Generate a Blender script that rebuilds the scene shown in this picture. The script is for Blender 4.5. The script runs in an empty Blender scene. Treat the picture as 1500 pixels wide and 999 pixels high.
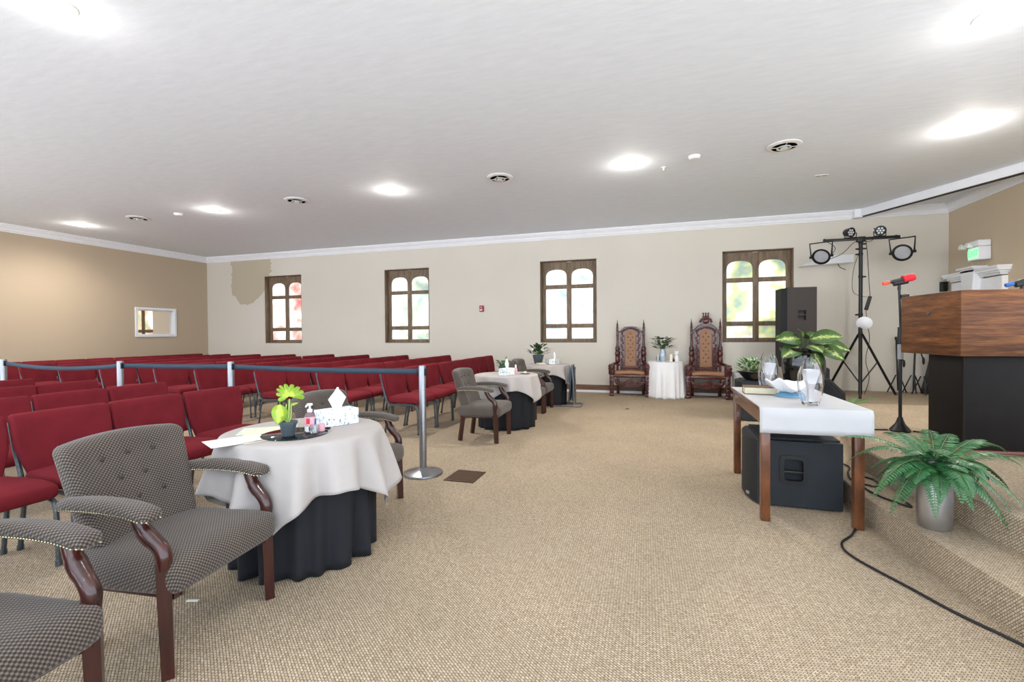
import bpy, bmesh, math, random
from math import sin, cos, pi, radians, sqrt
from mathutils import Vector, Matrix, Euler
random.seed(11)
SC = bpy.context.scene
COL = SC.collection

# ------------------------------------------------------------------ materials
def lin(c):
    out = []
    for v in c:
        v = v / 255.0
        out.append(v / 12.92 if v <= 0.04045 else ((v + 0.055) / 1.055) ** 2.4)
    return (out[0], out[1], out[2], 1.0)

class NT:
    def __init__(s, name):
        s.m = bpy.data.materials.new(name); s.m.use_nodes = True
        s.t = s.m.node_tree; s.n = s.t.nodes; s.l = s.t.links
        s.b = s.n['Principled BSDF']
    def node(s, typ, **kw):
        nd = s.n.new(typ)
        for k, v in kw.items():
            if hasattr(nd, k) and k not in nd.inputs: setattr(nd, k, v)
            else: nd.inputs[k].default_value = v
        return nd
    def link(s, a, b): s.l.new(a, b)
    def ramp(s, fac, stops):
        r = s.n.new('ShaderNodeValToRGB'); e = r.color_ramp.elements
        while len(e) > 1: e.remove(e[-1])
        e[0].position = stops[0][0]; e[0].color = stops[0][1]
        for p, c in stops[1:]:
            x = e.new(p); x.color = c
        s.link(fac, r.inputs['Fac']); return r.outputs['Color']
    def coord(s, kind='Object', scale=(1, 1, 1), rot=(0, 0, 0)):
        tc = s.n.new('ShaderNodeTexCoord'); mp = s.n.new('ShaderNodeMapping')
        mp.inputs['Scale'].default_value = scale; mp.inputs['Rotation'].default_value = rot
        s.link(tc.outputs[kind], mp.inputs['Vector']); return mp.outputs['Vector']
    def noise(s, vec, scale, detail=2, rough=0.5):
        n = s.node('ShaderNodeTexNoise'); n.inputs['Scale'].default_value = scale
        n.inputs['Detail'].default_value = detail; n.inputs['Roughness'].default_value = rough
        s.link(vec, n.inputs['Vector']); return n.outputs['Fac']
    def bump(s, h, strength=0.3, dist=0.005):
        b = s.n.new('ShaderNodeBump'); b.inputs['Strength'].default_value = strength
        b.inputs['Distance'].default_value = dist
        s.link(h, b.inputs['Height']); s.link(b.outputs['Normal'], s.b.inputs['Normal'])

def mat(name, rgb, rough=0.6, metal=0.0, var=0.06, scale=8, bump=0.0, bscale=60, coat=0.0, spec=None):
    q = NT(name); c = lin(rgb)
    v = q.coord('Object')
    f = q.noise(v, scale, 3)
    lo = tuple(max(0, x * (1 - var)) for x in c[:3]) + (1,)
    hi = tuple(min(1, x * (1 + var)) for x in c[:3]) + (1,)
    q.link(q.ramp(f, [(0.3, lo), (0.7, hi)]), q.b.inputs['Base Color'])
    q.b.inputs['Roughness'].default_value = rough; q.b.inputs['Metallic'].default_value = metal
    q.b.inputs['Coat Weight'].default_value = coat
    if spec is not None: q.b.inputs['Specular IOR Level'].default_value = spec
    if bump: q.bump(q.noise(v, bscale, 3), bump, 0.004)
    return q.m

def emis(name, rgb, strength):
    q = NT(name); q.b.inputs['Base Color'].default_value = lin(rgb)
    q.b.inputs['Emission Color'].default_value = lin(rgb); q.b.inputs['Emission Strength'].default_value = strength
    return q.m

def wood(name, dark, light, rough=0.35, stretch=(2, 18, 18), coat=0.2, scale=1.5):
    q = NT(name); v = q.coord('Object', stretch)
    w = q.noise(v, scale, 5, 0.6)
    q.link(q.ramp(w, [(0.32, lin(dark)), (0.68, lin(light))]), q.b.inputs['Base Color'])
    q.b.inputs['Roughness'].default_value = rough; q.b.inputs['Coat Weight'].default_value = coat
    q.bump(w, 0.12, 0.003); return q.m

def carpet():
    q = NT('berber_carpet'); v0 = q.coord('Object', (1, 1, 1), (0, 0, radians(38)))
    sp = q.n.new('ShaderNodeSeparateXYZ'); q.link(v0, sp.inputs[0]); cb = q.n.new('ShaderNodeCombineXYZ')
    for i_, w_ in ((0, 0.75), (1, 0.66)):
        ad = q.n.new('ShaderNodeMath'); ad.operation = 'MULTIPLY_ADD'; q.link(sp.outputs[2], ad.inputs[0]); ad.inputs[1].default_value = w_; q.link(sp.outputs[i_], ad.inputs[2]); q.link(ad.outputs[0], cb.inputs[i_])
    v = cb.outputs[0]
    br = q.node('ShaderNodeTexBrick'); q.link(v, br.inputs['Vector'])
    br.inputs['Scale'].default_value = 1.0
    br.inputs['Brick Width'].default_value = 0.017; br.inputs['Row Height'].default_value = 0.0105
    br.inputs['Mortar Size'].default_value = 0.0021; br.inputs['Mortar Smooth'].default_value = 0.9
    br.inputs['Color1'].default_value = lin((201, 185, 162)); br.inputs['Color2'].default_value = lin((176, 159, 135))
    br.inputs['Mortar'].default_value = lin((100, 84, 66)); br.inputs['Bias'].default_value = -0.1
    f = q.noise(v, 90, 2); g = q.noise(v, 1.3, 3)
    mx = q.n.new('ShaderNodeMix'); mx.data_type = 'RGBA'; mx.blend_type = 'MULTIPLY'
    mx.inputs['Factor'].default_value = 1.0
    q.link(br.outputs['Color'], mx.inputs['A'])
    q.link(q.ramp(f, [(0.3, (0.62, 0.60, 0.58, 1)), (0.62, (1.06, 1.05, 1.04, 1))]), mx.inputs['B'])
    mz = q.n.new('ShaderNodeMix'); mz.data_type = 'RGBA'; mz.blend_type = 'MULTIPLY'
    mz.inputs['Factor'].default_value = 1.0
    q.link(mx.outputs['Result'], mz.inputs['A'])
    q.link(q.ramp(g, [(0.3, (0.9, 0.9, 0.9, 1)), (0.7, (1.06, 1.06, 1.06, 1))]), mz.inputs['B'])
    q.link(mz.outputs['Result'], q.b.inputs['Base Color'])
    q.b.inputs['Roughness'].default_value = 0.95; q.b.inputs['Specular IOR Level'].default_value = 0.1
    q.bump(br.outputs['Fac'], -0.45, 0.006); return q.m

def tweed():
    # small diagonal dot weave of the armchair upholstery
    q = NT('dotted_weave'); tc = q.n.new('ShaderNodeTexCoord'); sep = q.n.new('ShaderNodeSeparateXYZ')
    q.link(tc.outputs['Object'], sep.inputs[0])
    def M(op, a, b=None):
        n = q.n.new('ShaderNodeMath'); n.operation = op
        for i, x in enumerate((a, b)):
            if x is None: continue
            if isinstance(x, (int, float)): n.inputs[i].default_value = x
            else: q.link(x, n.inputs[i])
        return n.outputs[0]
    k = 2 * pi / 0.0098
    x, y, z = sep.outputs
    def D3(p_, q_, r_): return M('ADD', M('ADD', M('MULTIPLY', x, p_), M('MULTIPLY', y, q_)), M('MULTIPLY', z, r_))
    a = M('SINE', M('MULTIPLY', D3(0.75, 0.65, -0.35), k)); b = M('SINE', M('MULTIPLY', D3(-0.3, 0.6, 0.75), k))
    f = M('MULTIPLY', M('ADD', M('ADD', a, b), 2.0), 0.25)
    n2 = q.noise(tc.outputs['Object'], 7, 2)
    colr = q.ramp(f, [(0.25, lin((44, 36, 32))), (0.5, lin((76, 65, 58))), (0.85, lin((122, 111, 99)))])
    mx = q.n.new('ShaderNodeMix'); mx.data_type = 'RGBA'; mx.blend_type = 'MULTIPLY'; mx.inputs['Factor'].default_value = 1
    q.link(colr, mx.inputs['A']); q.link(q.ramp(n2, [(0.3, (0.85, 0.86, 0.88, 1)), (0.7, (1, 1, 1, 1))]), mx.inputs['B'])
    q.link(mx.outputs['Result'], q.b.inputs['Base Color']); q.b.inputs['Roughness'].default_value = 0.85
    q.b.inputs['Sheen Weight'].default_value = 0.15
    q.bump(f, 0.3, 0.002); return q.m

def stained(name, tint, seed):
    # daylit obscure glass with pale patches of colour
    q = NT(name); v = q.coord('Object', (1, 1, 1)); v2 = q.coord('Object', (1, 1, 1), (0.3 + seed, 0.7, seed * 2))
    f = q.noise(v2, 2.6, 2, 0.5); g = q.noise(v2, 5.1, 3, 0.6)
    vo = q.node('ShaderNodeTexVoronoi'); vo.inputs['Scale'].default_value = 85; q.link(v, vo.inputs['Vector'])
    cells = q.ramp(vo.outputs['Distance'], [(0.0, (1, 1, 1, 1)), (0.75, (0.82, 0.83, 0.82, 1))])
    colr = q.ramp(f, [(0.28, lin(tint[0])), (0.41, lin(tint[1])), (0.53, lin((250, 250, 246))), (0.62, lin((255, 255, 252))), (0.76, lin(tint[2]))])
    mx = q.n.new('ShaderNodeMix'); mx.data_type = 'RGBA'; mx.blend_type = 'MULTIPLY'; mx.inputs['Factor'].default_value = 0.8
    q.link(colr, mx.inputs['A']); q.link(cells, mx.inputs['B'])
    q.link(mx.outputs['Result'], q.b.inputs['Emission Color']); q.link(mx.outputs['Result'], q.b.inputs['Base Color'])
    st = q.n.new('ShaderNodeMapRange'); st.inputs['From Min'].default_value = 0.35; st.inputs['From Max'].default_value = 0.62
    st.inputs['To Min'].default_value = 0.52; st.inputs['To Max'].default_value = 0.86
    q.link(g, st.inputs['Value'])
    sep = q.n.new('ShaderNodeSeparateXYZ'); q.link(v, sep.inputs[0])
    band = q.ramp(sep.outputs[2], [(0.0, (0.68, 0.68, 0.68, 1)), (1.44 / 3, (0.68, 0.68, 0.68, 1)), (1.45 / 3, (1, 1, 1, 1)), (2.3 / 3, (1, 1, 1, 1)), (2.31 / 3, (0.64, 0.64, 0.64, 1))])
    band.node.color_ramp.interpolation = 'CONSTANT'
    dv = q.n.new('ShaderNodeMath'); dv.operation = 'DIVIDE'; q.link(sep.outputs[2], dv.inputs[0]); dv.inputs[1].default_value = 3.0
    q.link(dv.outputs[0], band.node.inputs['Fac'])
    mm = q.n.new('ShaderNodeMath'); mm.operation = 'MULTIPLY'; q.link(st.outputs[0], mm.inputs[0]); q.link(band, mm.inputs[1])
    q.link(mm.outputs[0], q.b.inputs['Emission Strength'])
    q.b.inputs['Roughness'].default_value = 0.25; q.bump(vo.outputs['Distance'], 0.3, 0.003); return q.m

def wallpaint(name, rgb, patch=None):
    q = NT(name); c = lin(rgb); v = q.coord('Object')
    f = q.noise(v, 0.8, 3)
    base = q.ramp(f, [(0.3, tuple(x * 0.97 for x in c[:3]) + (1,)), (0.7, tuple(min(1, x * 1.02) for x in c[:3]) + (1,))])
    if patch:   # older darker paint left above the far left window, ragged edge
        (x0, x1, z0, rgb2) = patch
        sep = q.n.new('ShaderNodeSeparateXYZ'); q.link(v, sep.inputs[0])
        nz = q.noise(v, 5.5, 4, 0.6); 
        def M(op, a, b):
            n = q.n.new('ShaderNodeMath'); n.operation = op
            for i, x in enumerate((a, b)):
                if isinstance(x, (int, float)): n.inputs[i].default_value = x
                else: q.link(x, n.inputs[i])
            return n.outputs[0]
        wob = M('MULTIPLY', M('SUBTRACT', nz, 0.5), 0.35)
        xs = M('ADD', sep.outputs[0], wob); zs = M('ADD', sep.outputs[2], wob)
        # lower limit rises away from the middle of the patch
        dx = M('SUBTRACT', xs, x0 * 0.62 + x1 * 0.38)
        lowlim = M('ADD', M('MULTIPLY', M('MULTIPLY', dx, dx), 0.9), z0)
        m = M('MULTIPLY', M('MULTIPLY', M('GREATER_THAN', xs, x0), M('LESS_THAN', xs, x1)), M('GREATER_THAN', zs, lowlim))
        mx = q.n.new('ShaderNodeMix'); mx.data_type = 'RGBA'; q.link(m, mx.inputs['Factor'])
        q.link(base, mx.inputs['A']); mx.inputs['B'].default_value = lin(rgb2); base = mx.outputs['Result']
    q.link(base, q.b.inputs['Base Color']); q.b.inputs['Roughness'].default_value = 0.75
    q.bump(q.noise(v, 160, 2), 0.05, 0.003); return q.m

def ceilpaint():
    q = NT('brushed_ceiling_paint'); v = q.coord('Object', (1.2, 5, 1), (0, 0, 0.5))
    f = q.noise(v, 3.5, 5, 0.65)
    q.link(q.ramp(f, [(0.3, lin((224, 230, 238))), (0.7, lin((232, 238, 246)))]), q.b.inputs['Base Color'])
    q.b.inputs['Roughness'].default_value = 0.7; q.bump(f, 0.12, 0.012); return q.m

def leafmat(name, edge, mid, vein=0.3, nz=20, rough=0.45):
    q = NT(name); tc = q.n.new('ShaderNodeTexCoord'); sep = q.n.new('ShaderNodeSeparateXYZ')
    q.link(tc.outputs['UV'], sep.inputs[0])
    a = q.n.new('ShaderNodeMath'); a.operation = 'ABSOLUTE'; q.link(sep.outputs[0], a.inputs[0])
    nn = q.noise(tc.outputs['Object'], nz, 4, 0.7)
    s2 = q.n.new('ShaderNodeMath'); s2.operation = 'SUBTRACT'; q.link(nn, s2.inputs[0]); s2.inputs[1].default_value = 0.5
    s3 = q.n.new('ShaderNodeMath'); s3.operation = 'MULTIPLY_ADD'; q.link(s2.outputs[0], s3.inputs[0]); s3.inputs[1].default_value = 1.6; q.link(a.outputs[0], s3.inputs[2])
    q.link(q.ramp(s3.outputs[0], [(vein, lin(mid)), (vein + 0.28, lin(edge))]), q.b.inputs['Base Color'])
    q.b.inputs['Roughness'].default_value = rough
    return q.m

M = {}
M['carpet'] = carpet(); M['tweed'] = tweed(); M['ceil'] = ceilpaint()
M['wall_n'] = wallpaint('greige_wall_paint', (214, 207, 194), (-11.05, -9.72, 2.12, (186, 174, 152)))
M['wall_l'] = wallpaint('tan_wall_paint', (189, 171, 147)); M['wall_r'] = wallpaint('khaki_wall_paint', (198, 180, 154))
M['white'] = mat('white_trim_paint', (236, 237, 240), 0.45, var=0.02)
M['basewood'] = wood('brown_baseboard', (92, 66, 46), (130, 96, 68), 0.5)
M['oak'] = wood('weathered_oak_frame', (98, 80, 60), (138, 116, 92), 0.55, (10, 10, 1.6), 0.0, 2.5)
M['burg'] = mat('burgundy_upholstery', (112, 32, 40), 0.9, var=0.14, scale=5, bump=0.25, bscale=220, spec=0.15)
M['frame'] = mat('silver_vein_steel', (86, 92, 96), 0.35, 0.6, var=0.25, scale=60)
M['glide'] = mat('grey_plastic', (140, 142, 142), 0.5)
M['cherry'] = wood('cherry_wood', (38, 12, 10), (70, 26, 20), 0.28, (14, 14, 2), 0.4, 2.0)
M['brass'] = mat('brass_nails', (196, 190, 160), 0.25, 0.9)
M['button'] = mat('covered_button', (62, 54, 50), 0.7)
M['black_cloth'] = mat('black_tablecloth', (18, 20, 27), 0.8, var=0.1, bump=0.1, bscale=200)
M['white_cloth'] = mat('ivory_tablecloth', (176, 169, 165), 0.85, var=0.03, bump=0.15, bscale=30)
M['white_linen'] = mat('white_linen', (186, 185, 186), 0.85, var=0.02, bump=0.15, bscale=140)
M['chrome'] = mat('brushed_steel', (150, 150, 153), 0.34, 1.0, var=0.05)
M['silver'] = mat('mottled_silver_glaze', (184, 183, 184), 0.36, 0.9, var=0.14, scale=10)
M['belt'] = mat('navy_belt_webbing', (44, 62, 78), 0.7, bump=0.2, bscale=300)
M['black'] = mat('black_plastic', (20, 20, 21), 0.45)
M['blackmatte'] = mat('black_textured_cool_cast', (27, 33, 39), 0.6, bump=0.35, bscale=260)  # bluish tint paints a cool light cast into the black
M['speakerbrown'] = mat('brown_black_cabinet_paint', (50, 42, 38), 0.6, bump=0.3, bscale=260)
M['grille'] = mat('black_grille_cloth', (26, 27, 29), 0.7, bump=0.5, bscale=400)
M['blackmetal'] = mat('black_powder_coat', (24, 23, 24), 0.4, 0.3)
M['walnut'] = None
M['podblack'] = mat('black_lectern_paint', (24, 20, 18), 0.6, spec=0.15, var=0.15)
M['redwood'] = wood('reddish_base_trim', (80, 34, 22), (122, 60, 40), 0.4)
M['tablewood'] = wood('walnut_table', (70, 38, 20), (122, 72, 40), 0.35, (6, 6, 3), 0.3, 1.8)
M['tan'] = mat('tan_leather', (152, 110, 78), 0.45, var=0.08)
M['carved'] = None
M['red'] = mat('red_foam', (214, 28, 44), 0.8, bump=0.3, bscale=300); M['orange'] = mat('orange_red_rubber', (232, 84, 56), 0.6)
M['blue'] = mat('blue_foam', (54, 104, 178), 0.8, bump=0.3, bscale=300)
M['redplastic'] = mat('red_alarm_plastic', (150, 26, 34), 0.4)
M['green'] = leafmat('green_leaf', (58, 112, 52), (104, 158, 78), 0.12)
M['fern'] = leafmat('fern_leaf', (24, 74, 46), (66, 122, 64), 0.3, 9)
M['darkleaf'] = leafmat('dark_leaf', (36, 62, 34), (70, 100, 54), 0.15)
M['dieff'] = leafmat('dieffenbachia_leaf', (62, 92, 44), (172, 186, 112), 0.0, 46)
M['varieg'] = leafmat('white_edged_leaf', (206, 218, 178), (60, 122, 70), 0.45, 30)
M['lime'] = leafmat('lime_leaf', (140, 176, 52), (186, 208, 84), 0.3, 40)
M['limestem'] = mat('lime_stem', (160, 190, 90), 0.5)
M['stem'] = mat('green_stem', (80, 110, 60), 0.6)
M['petal'] = mat('white_petals', (238, 236, 226), 0.7)
M['soil'] = mat('dark_soil', (44, 34, 28), 0.95)
M['paper'] = mat('white_paper', (236, 234, 226), 0.8, var=0.01); M['greenpaper'] = mat('pale_green_paper', (206, 220, 196), 0.8, var=0.02)
M['cream'] = mat('cream_paper', (234, 224, 196), 0.8, var=0.02)
M['ink'] = mat('grey_ink', (150, 150, 150), 0.8)
M['page'] = mat('yellowed_page_edges', (206, 198, 172), 0.85, var=0.08, scale=30); M['bookcover'] = mat('brown_book_cover', (112, 84, 58), 0.6)
M['potgrey'] = mat('dark_slate_pot', (66, 76, 82), 0.45)
M['urn'] = mat('glossy_black_glaze', (20, 19, 20), 0.16, coat=0.5)
M['ceramic'] = mat('white_ceramic', (236, 236, 238), 0.3)
M['bluedish'] = mat('teal_glass_foot', (92, 142, 170), 0.25)
M['skirtblue'] = mat('dark_blue_panel', (40, 58, 74), 0.5)
M['tissue'] = mat('white_tissue', (246, 246, 248), 0.9, var=0.01)
M['vent'] = mat('vent_dark', (38, 42, 46), 0.6); M['ventwhite'] = mat('vent_white', (226, 224, 220), 0.5)
M['bronze'] = mat('bronze_register', (84, 62, 46), 0.4, 0.5)
M['lens'] = mat('led_lens', (176, 176, 180), 0.25); M['led'] = mat('led_white', (214, 216, 222), 0.25)
M['lamp'] = emis('downlight_glow', (255, 244, 226), 14.0)
M['exitgreen'] = emis('exit_green', (70, 220, 120), 1.2); M['exitface'] = emis('exit_face', (176, 226, 190), 0.5)
M['pink'] = mat('pink_plastic', (226, 170, 176), 0.4); M['labelred'] = mat('red_label', (206, 40, 60), 0.5); M['labelblue'] = mat('blue_label', (70, 90, 150), 0.5)
M['cable'] = mat('black_rubber_cable', (22, 22, 23), 0.55)
M['candle'] = mat('ivory_candle', (238, 228, 208), 0.5)
M['amber'] = mat('dark_amber_glass', (58, 26, 16), 0.15)
M['vaseblue'] = mat('pearl_blue_glaze', (178, 192, 206), 0.2, 0.3, var=0.15)

def glass(name, tint=(250, 250, 252), rough=0.02):
    q = NT(name); q.b.inputs['Base Color'].default_value = lin(tint)
    q.b.inputs['Transmission Weight'].default_value = 1.0; q.b.inputs['Roughness'].default_value = rough
    q.b.inputs['IOR'].default_value = 1.45; return q.m
M['glass'] = glass('clear_glass'); M['foil'] = mat('pearl_white_facets', (232, 232, 236), 0.18, 0.35, var=0.02); M['gel'] = glass('clear_bottle', (240, 246, 250), 0.1)
M['mirror'] = mat('dark_mirror_glass', (78, 88, 92), 0.04, 1.0, var=0.0)

def walnut():
    q = NT('oiled_walnut_planks'); v = q.coord('Object', (1.0, 1.0, 12))
    w = q.noise(v, 1.7, 6, 0.65); v2 = q.coord('Object', (3, 3, 40)); g = q.noise(v2, 3.0, 4, 0.6)
    sep = q.n.new('ShaderNodeSeparateXYZ'); tc = q.n.new('ShaderNodeTexCoord'); q.link(tc.outputs['Object'], sep.inputs[0])
    fl = q.n.new('ShaderNodeMath'); fl.operation = 'SNAP'; q.link(sep.outputs[2], fl.inputs[0]); fl.inputs[1].default_value = 0.118
    wn = q.n.new('ShaderNodeTexWhiteNoise'); wn.noise_dimensions = '1D'; q.link(fl.outputs[0], wn.inputs['W'])
    base = q.ramp(w, [(0.30, lin((58, 32, 17))), (0.5, lin((108, 66, 36))), (0.72, lin((150, 100, 56)))])
    mx = q.n.new('ShaderNodeMix'); mx.data_type = 'RGBA'; mx.blend_type = 'MULTIPLY'; mx.inputs['Factor'].default_value = 0.7
    q.link(base, mx.inputs['A']); q.link(q.ramp(g, [(0.35, (0.55, 0.5, 0.45, 1)), (0.6, (1.1, 1.08, 1.05, 1))]), mx.inputs['B'])
    my = q.n.new('ShaderNodeMix'); my.data_type = 'RGBA'; my.blend_type = 'MULTIPLY'; my.inputs['Factor'].default_value = 1
    q.link(mx.outputs['Result'], my.inputs['A']); q.link(q.ramp(wn.outputs['Value'], [(0, (0.8, 0.78, 0.76, 1)), (1, (1.2, 1.2, 1.15, 1))]), my.inputs['B'])
    q.link(my.outputs['Result'], q.b.inputs['Base Color']); q.b.inputs['Roughness'].default_value = 0.5; q.b.inputs['Specular IOR Level'].default_value = 0.3; q.bump(g, 0.1, 0.002)
    return q.m
M['walnut'] = walnut()
def carved():
    q = NT('carved_mahogany'); v = q.coord('Object'); vo = q.node('ShaderNodeTexVoronoi'); vo.inputs['Scale'].default_value = 34
    q.link(v, vo.inputs['Vector'])
    q.link(q.ramp(vo.outputs['Distance'], [(0.1, lin((124, 54, 44))), (0.6, lin((56, 21, 19)))]), q.b.inputs['Base Color'])
    q.b.inputs['Roughness'].default_value = 0.28; q.b.inputs['Coat Weight'].default_value = 0.5
    q.bump(vo.outputs['Distance'], -0.6, 0.012); return q.m
M['carved'] = carved()
def tissuebox():
    q = NT('printed_tissue_box'); v = q.coord('Object', (1, 1, 0.6)); n = q.noise(v, 62, 3, 0.6)
    q.link(q.ramp(n, [(0.36, lin((110, 122, 128))), (0.41, lin((186, 204, 208))), (0.46, lin((232, 235, 236)))]), q.b.inputs['Base Color'])
    q.b.inputs['Roughness'].default_value = 0.6; return q.m
M['tbox'] = tissuebox()

# ------------------------------------------------------------------ geometry helpers
class MB:
    def __init__(s):
        s.bm = bmesh.new(); s.uv = None
    def box(s, c, size, rot=None, bev=0.0, seg=2):
        mt = Matrix.Translation(Vector(c))
        if rot is not None: mt = mt @ (rot if isinstance(rot, Matrix) else Euler(rot).to_matrix().to_4x4())
        mt = mt @ Matrix.Diagonal((size[0], size[1], size[2], 1))
        r = bmesh.ops.create_cube(s.bm, size=1.0, matrix=mt)
        if bev:
            es = list({e for v in r['verts'] for e in v.link_edges})
            bmesh.ops.bevel(s.bm, geom=es, offset=bev, segments=seg, affect='EDGES', profile=0.5)
        return s
    def rbox(s, c, size, r, n=8, warp=None, rot=None):
        b = bmesh.new(); bmesh.ops.create_cube(b, size=2.0)
        bmesh.ops.subdivide_edges(b, edges=b.edges[:], cuts=n, use_grid_fill=True)
        hx, hy, hz = [x / 2 for x in size]
        rx = min(r, hx, hy, hz)
        for v in b.verts:
            p = [math.copysign(1 - (1 - abs(a)) ** 1.6, a) for a in v.co]
            P = Vector((p[0] * hx, p[1] * hy, p[2] * hz))
            Q = Vector((max(-(hx - rx), min(hx - rx, P.x)), max(-(hy - rx), min(hy - rx, P.y)), max(-(hz - rx), min(hz - rx, P.z))))
            d = P - Q
            if d.length > 1e-9: P = Q + d.normalized() * rx
            if warp: P = Vector(warp(P.x, P.y, P.z))
            if rot is not None: P = rot @ P
            v.co = P + Vector(c)
        s.merge(b); return s
    def merge(s, b):
        me = bpy.data.meshes.new('t'); b.to_mesh(me); s.bm.from_mesh(me); bpy.data.meshes.remove(me); b.free()
    def cyl(s, p0, p1, r0, r1=None, seg=16):
        return s.tube([p0, p1], [r0, r0 if r1 is None else r1], seg)
    def tube(s, pts, r, seg=8, cap=True, flat=1.0, up=None, closed=False):
        pts = [Vector(p) for p in pts]; n = len(pts)
        rs = r if isinstance(r, (list, tuple)) else [r] * n
        T = []
        for i in range(n):
            a = pts[i - 1] if (i > 0 or closed) else pts[i]; b = pts[(i + 1) % n] if (i < n - 1 or closed) else pts[i]
            T.append((b - a).normalized())
        U = Vector(up) if up else (Vector((0, 0, 1)) if abs(T[0].z) < 0.9 else Vector((1, 0, 0)))
        rings = []
        for i in range(n):
            N = U - T[i] * U.dot(T[i])
            if N.length < 1e-6: N = T[i].orthogonal()
            N.normalize(); B = T[i].cross(N); U = N if not up else U
            rings.append([s.bm.verts.new(pts[i] + (N * cos(2 * pi * k / seg + pi / seg) * flat + B * sin(2 * pi * k / seg + pi / seg)) * rs[i]) for k in range(seg)])
        m = n if closed else n - 1
        for i in range(m):
            A, C = rings[i], rings[(i + 1) % n]
            for k in range(seg):
                s.bm.faces.new((A[k], A[(k + 1) % seg], C[(k + 1) % seg], C[k]))
        if cap and not closed:
            s.bm.faces.new(rings[0][::-1]); s.bm.faces.new(rings[-1])
        return s
    def lathe(s, prof, c=(0, 0, 0), seg=24, mt=None, cap=True, fn=None):
        mt = mt or Matrix.Identity(4); c = Vector(c); rings = []
        for (r, z) in prof:
            ring = []
            for k in range(seg):
                a = 2 * pi * k / seg; rr = r if fn is None else fn(r, z, a)
                ring.append(s.bm.verts.new(c + mt @ Vector((rr * cos(a), rr * sin(a), z))))
            rings.append(ring)
        for A, B in zip(rings, rings[1:]):
            for k in range(seg): s.bm.faces.new((A[k], A[(k + 1) % seg], B[(k + 1) % seg], B[k]))
        if cap:
            if prof[0][0] > 1e-5: s.bm.faces.new(rings[0][::-1])
            if prof[-1][0] > 1e-5: s.bm.faces.new(rings[-1])
        bmesh.ops.remove_doubles(s.bm, verts=[v for R in rings for v in R], dist=1e-6)
        return s
    def sphere(s, c, r, sc=(1, 1, 1), u=12, v=8, rot=None):
        mt = Matrix.Translation(Vector(c))
        if rot is not None: mt = mt @ rot
        mt = mt @ Matrix.Diagonal((sc[0] * r, sc[1] * r, sc[2] * r, 1))
        bmesh.ops.create_uvsphere(s.bm, u_segments=u, v_segments=v, radius=1.0, matrix=mt); return s
    def prism(s, poly, depth, mt=None):
        """poly in local xy, extruded along local z from 0 to depth"""
        mt = mt or Matrix.Identity(4)
        a = [s.bm.verts.new(mt @ Vector((x, y, 0))) for x, y in poly]; b = [s.bm.verts.new(mt @ Vector((x, y, depth))) for x, y in poly]
        n = len(poly)
        s.bm.faces.new(a[::-1]); s.bm.faces.new(b)
        for i in range(n): s.bm.faces.new((a[i], a[(i + 1) % n], b[(i + 1) % n], b[i]))
        return s
    def ring(s, outer, inner, depth, mt=None):
        mt = mt or Matrix.Identity(4); n = len(outer)
        L = []
        for z in (0, depth):
            L.append([s.bm.verts.new(mt @ Vector((x, y, z))) for x, y in outer]); L.append([s.bm.verts.new(mt @ Vector((x, y, z))) for x, y in inner])
        o0, i0, o1, i1 = L
        for k in range(n):
            j = (k + 1) % n
            s.bm.faces.new((o0[k], o0[j], o1[j], o1[k])); s.bm.faces.new((i0[j], i0[k], i1[k], i1[j]))
            s.bm.faces.new((o1[k], o1[j], i1[j], i1[k])); s.bm.faces.new((o0[j], o0[k], i0[k], i0[j]))
        return s
    def grid(s, fn, nu, nv, closed_u=False):
        R = [[s.bm.verts.new(Vector(fn(i / nu, j / nv))) for i in range(nu + (0 if closed_u else 1))] for j in range(nv + 1)]
        w = len(R[0])
        for j in range(nv):
            for i in range(w if closed_u else w - 1):
                k = (i + 1) % w
                s.bm.faces.new((R[j][i], R[j][k], R[j + 1][k], R[j + 1][i]))
        return s
    def leaf(s, base, d, up, L, W, curl=0.3, n=6, fold=0.15, shape=None):
        if s.uv is None: s.uv = s.bm.loops.layers.uv.new('UVMap')
        d = Vector(d).normalized(); up = Vector(up); side = d.cross(up)
        if side.length < 1e-4: side = d.orthogonal()
        side.normalize(); nrm = side.cross(d).normalized(); base = Vector(base)
        rows = []
        for j in range(n + 1):
            t = j / n; w = (W / 2) * (shape(t) if shape else (sin(pi * t ** 0.8) ** 0.8 if 0 < t < 1 else 0.04))
            a = curl * t; pos = base + d * (L * t * (1 - 0.15 * abs(curl) * t)) - nrm * (L * curl * 0.5 * t * t)
            rows.append([(s.bm.verts.new(pos + side * (w * u) + nrm * (fold * w * abs(u))), u, t) for u in (-1, 0, 1)])
        for A, B in zip(rows, rows[1:]):
            for k in range(2):
                q = (A[k], A[k + 1], B[k + 1], B[k]); f = s.bm.faces.new([x[0] for x in q])
                for lp, x in zip(f.loops, q): lp[s.uv].uv = (x[1], x[2])
        return s
    def build(s, name, m, parent=None, smooth=40, loc=None, solid=0.0, rotz=0.0):
        bmesh.ops.recalc_face_normals(s.bm, faces=s.bm.faces[:])
        me = bpy.data.meshes.new(name); s.bm.to_mesh(me); s.bm.free()
        me.materials.append(m if not isinstance(m, str) else M[m])
        if smooth:
            for p in me.polygons: p.use_smooth = True
            me.set_sharp_from_angle(angle=radians(smooth))
        o = bpy.data.objects.new(name, me); COL.objects.link(o)
        if parent: o.parent = parent
        if loc: o.location = loc
        if rotz: o.rotation_euler = (0, 0, rotz)
        if solid:
            md = o.modifiers.new('thickness', 'SOLIDIFY'); md.thickness = solid; md.offset = -1
        return o

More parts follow.
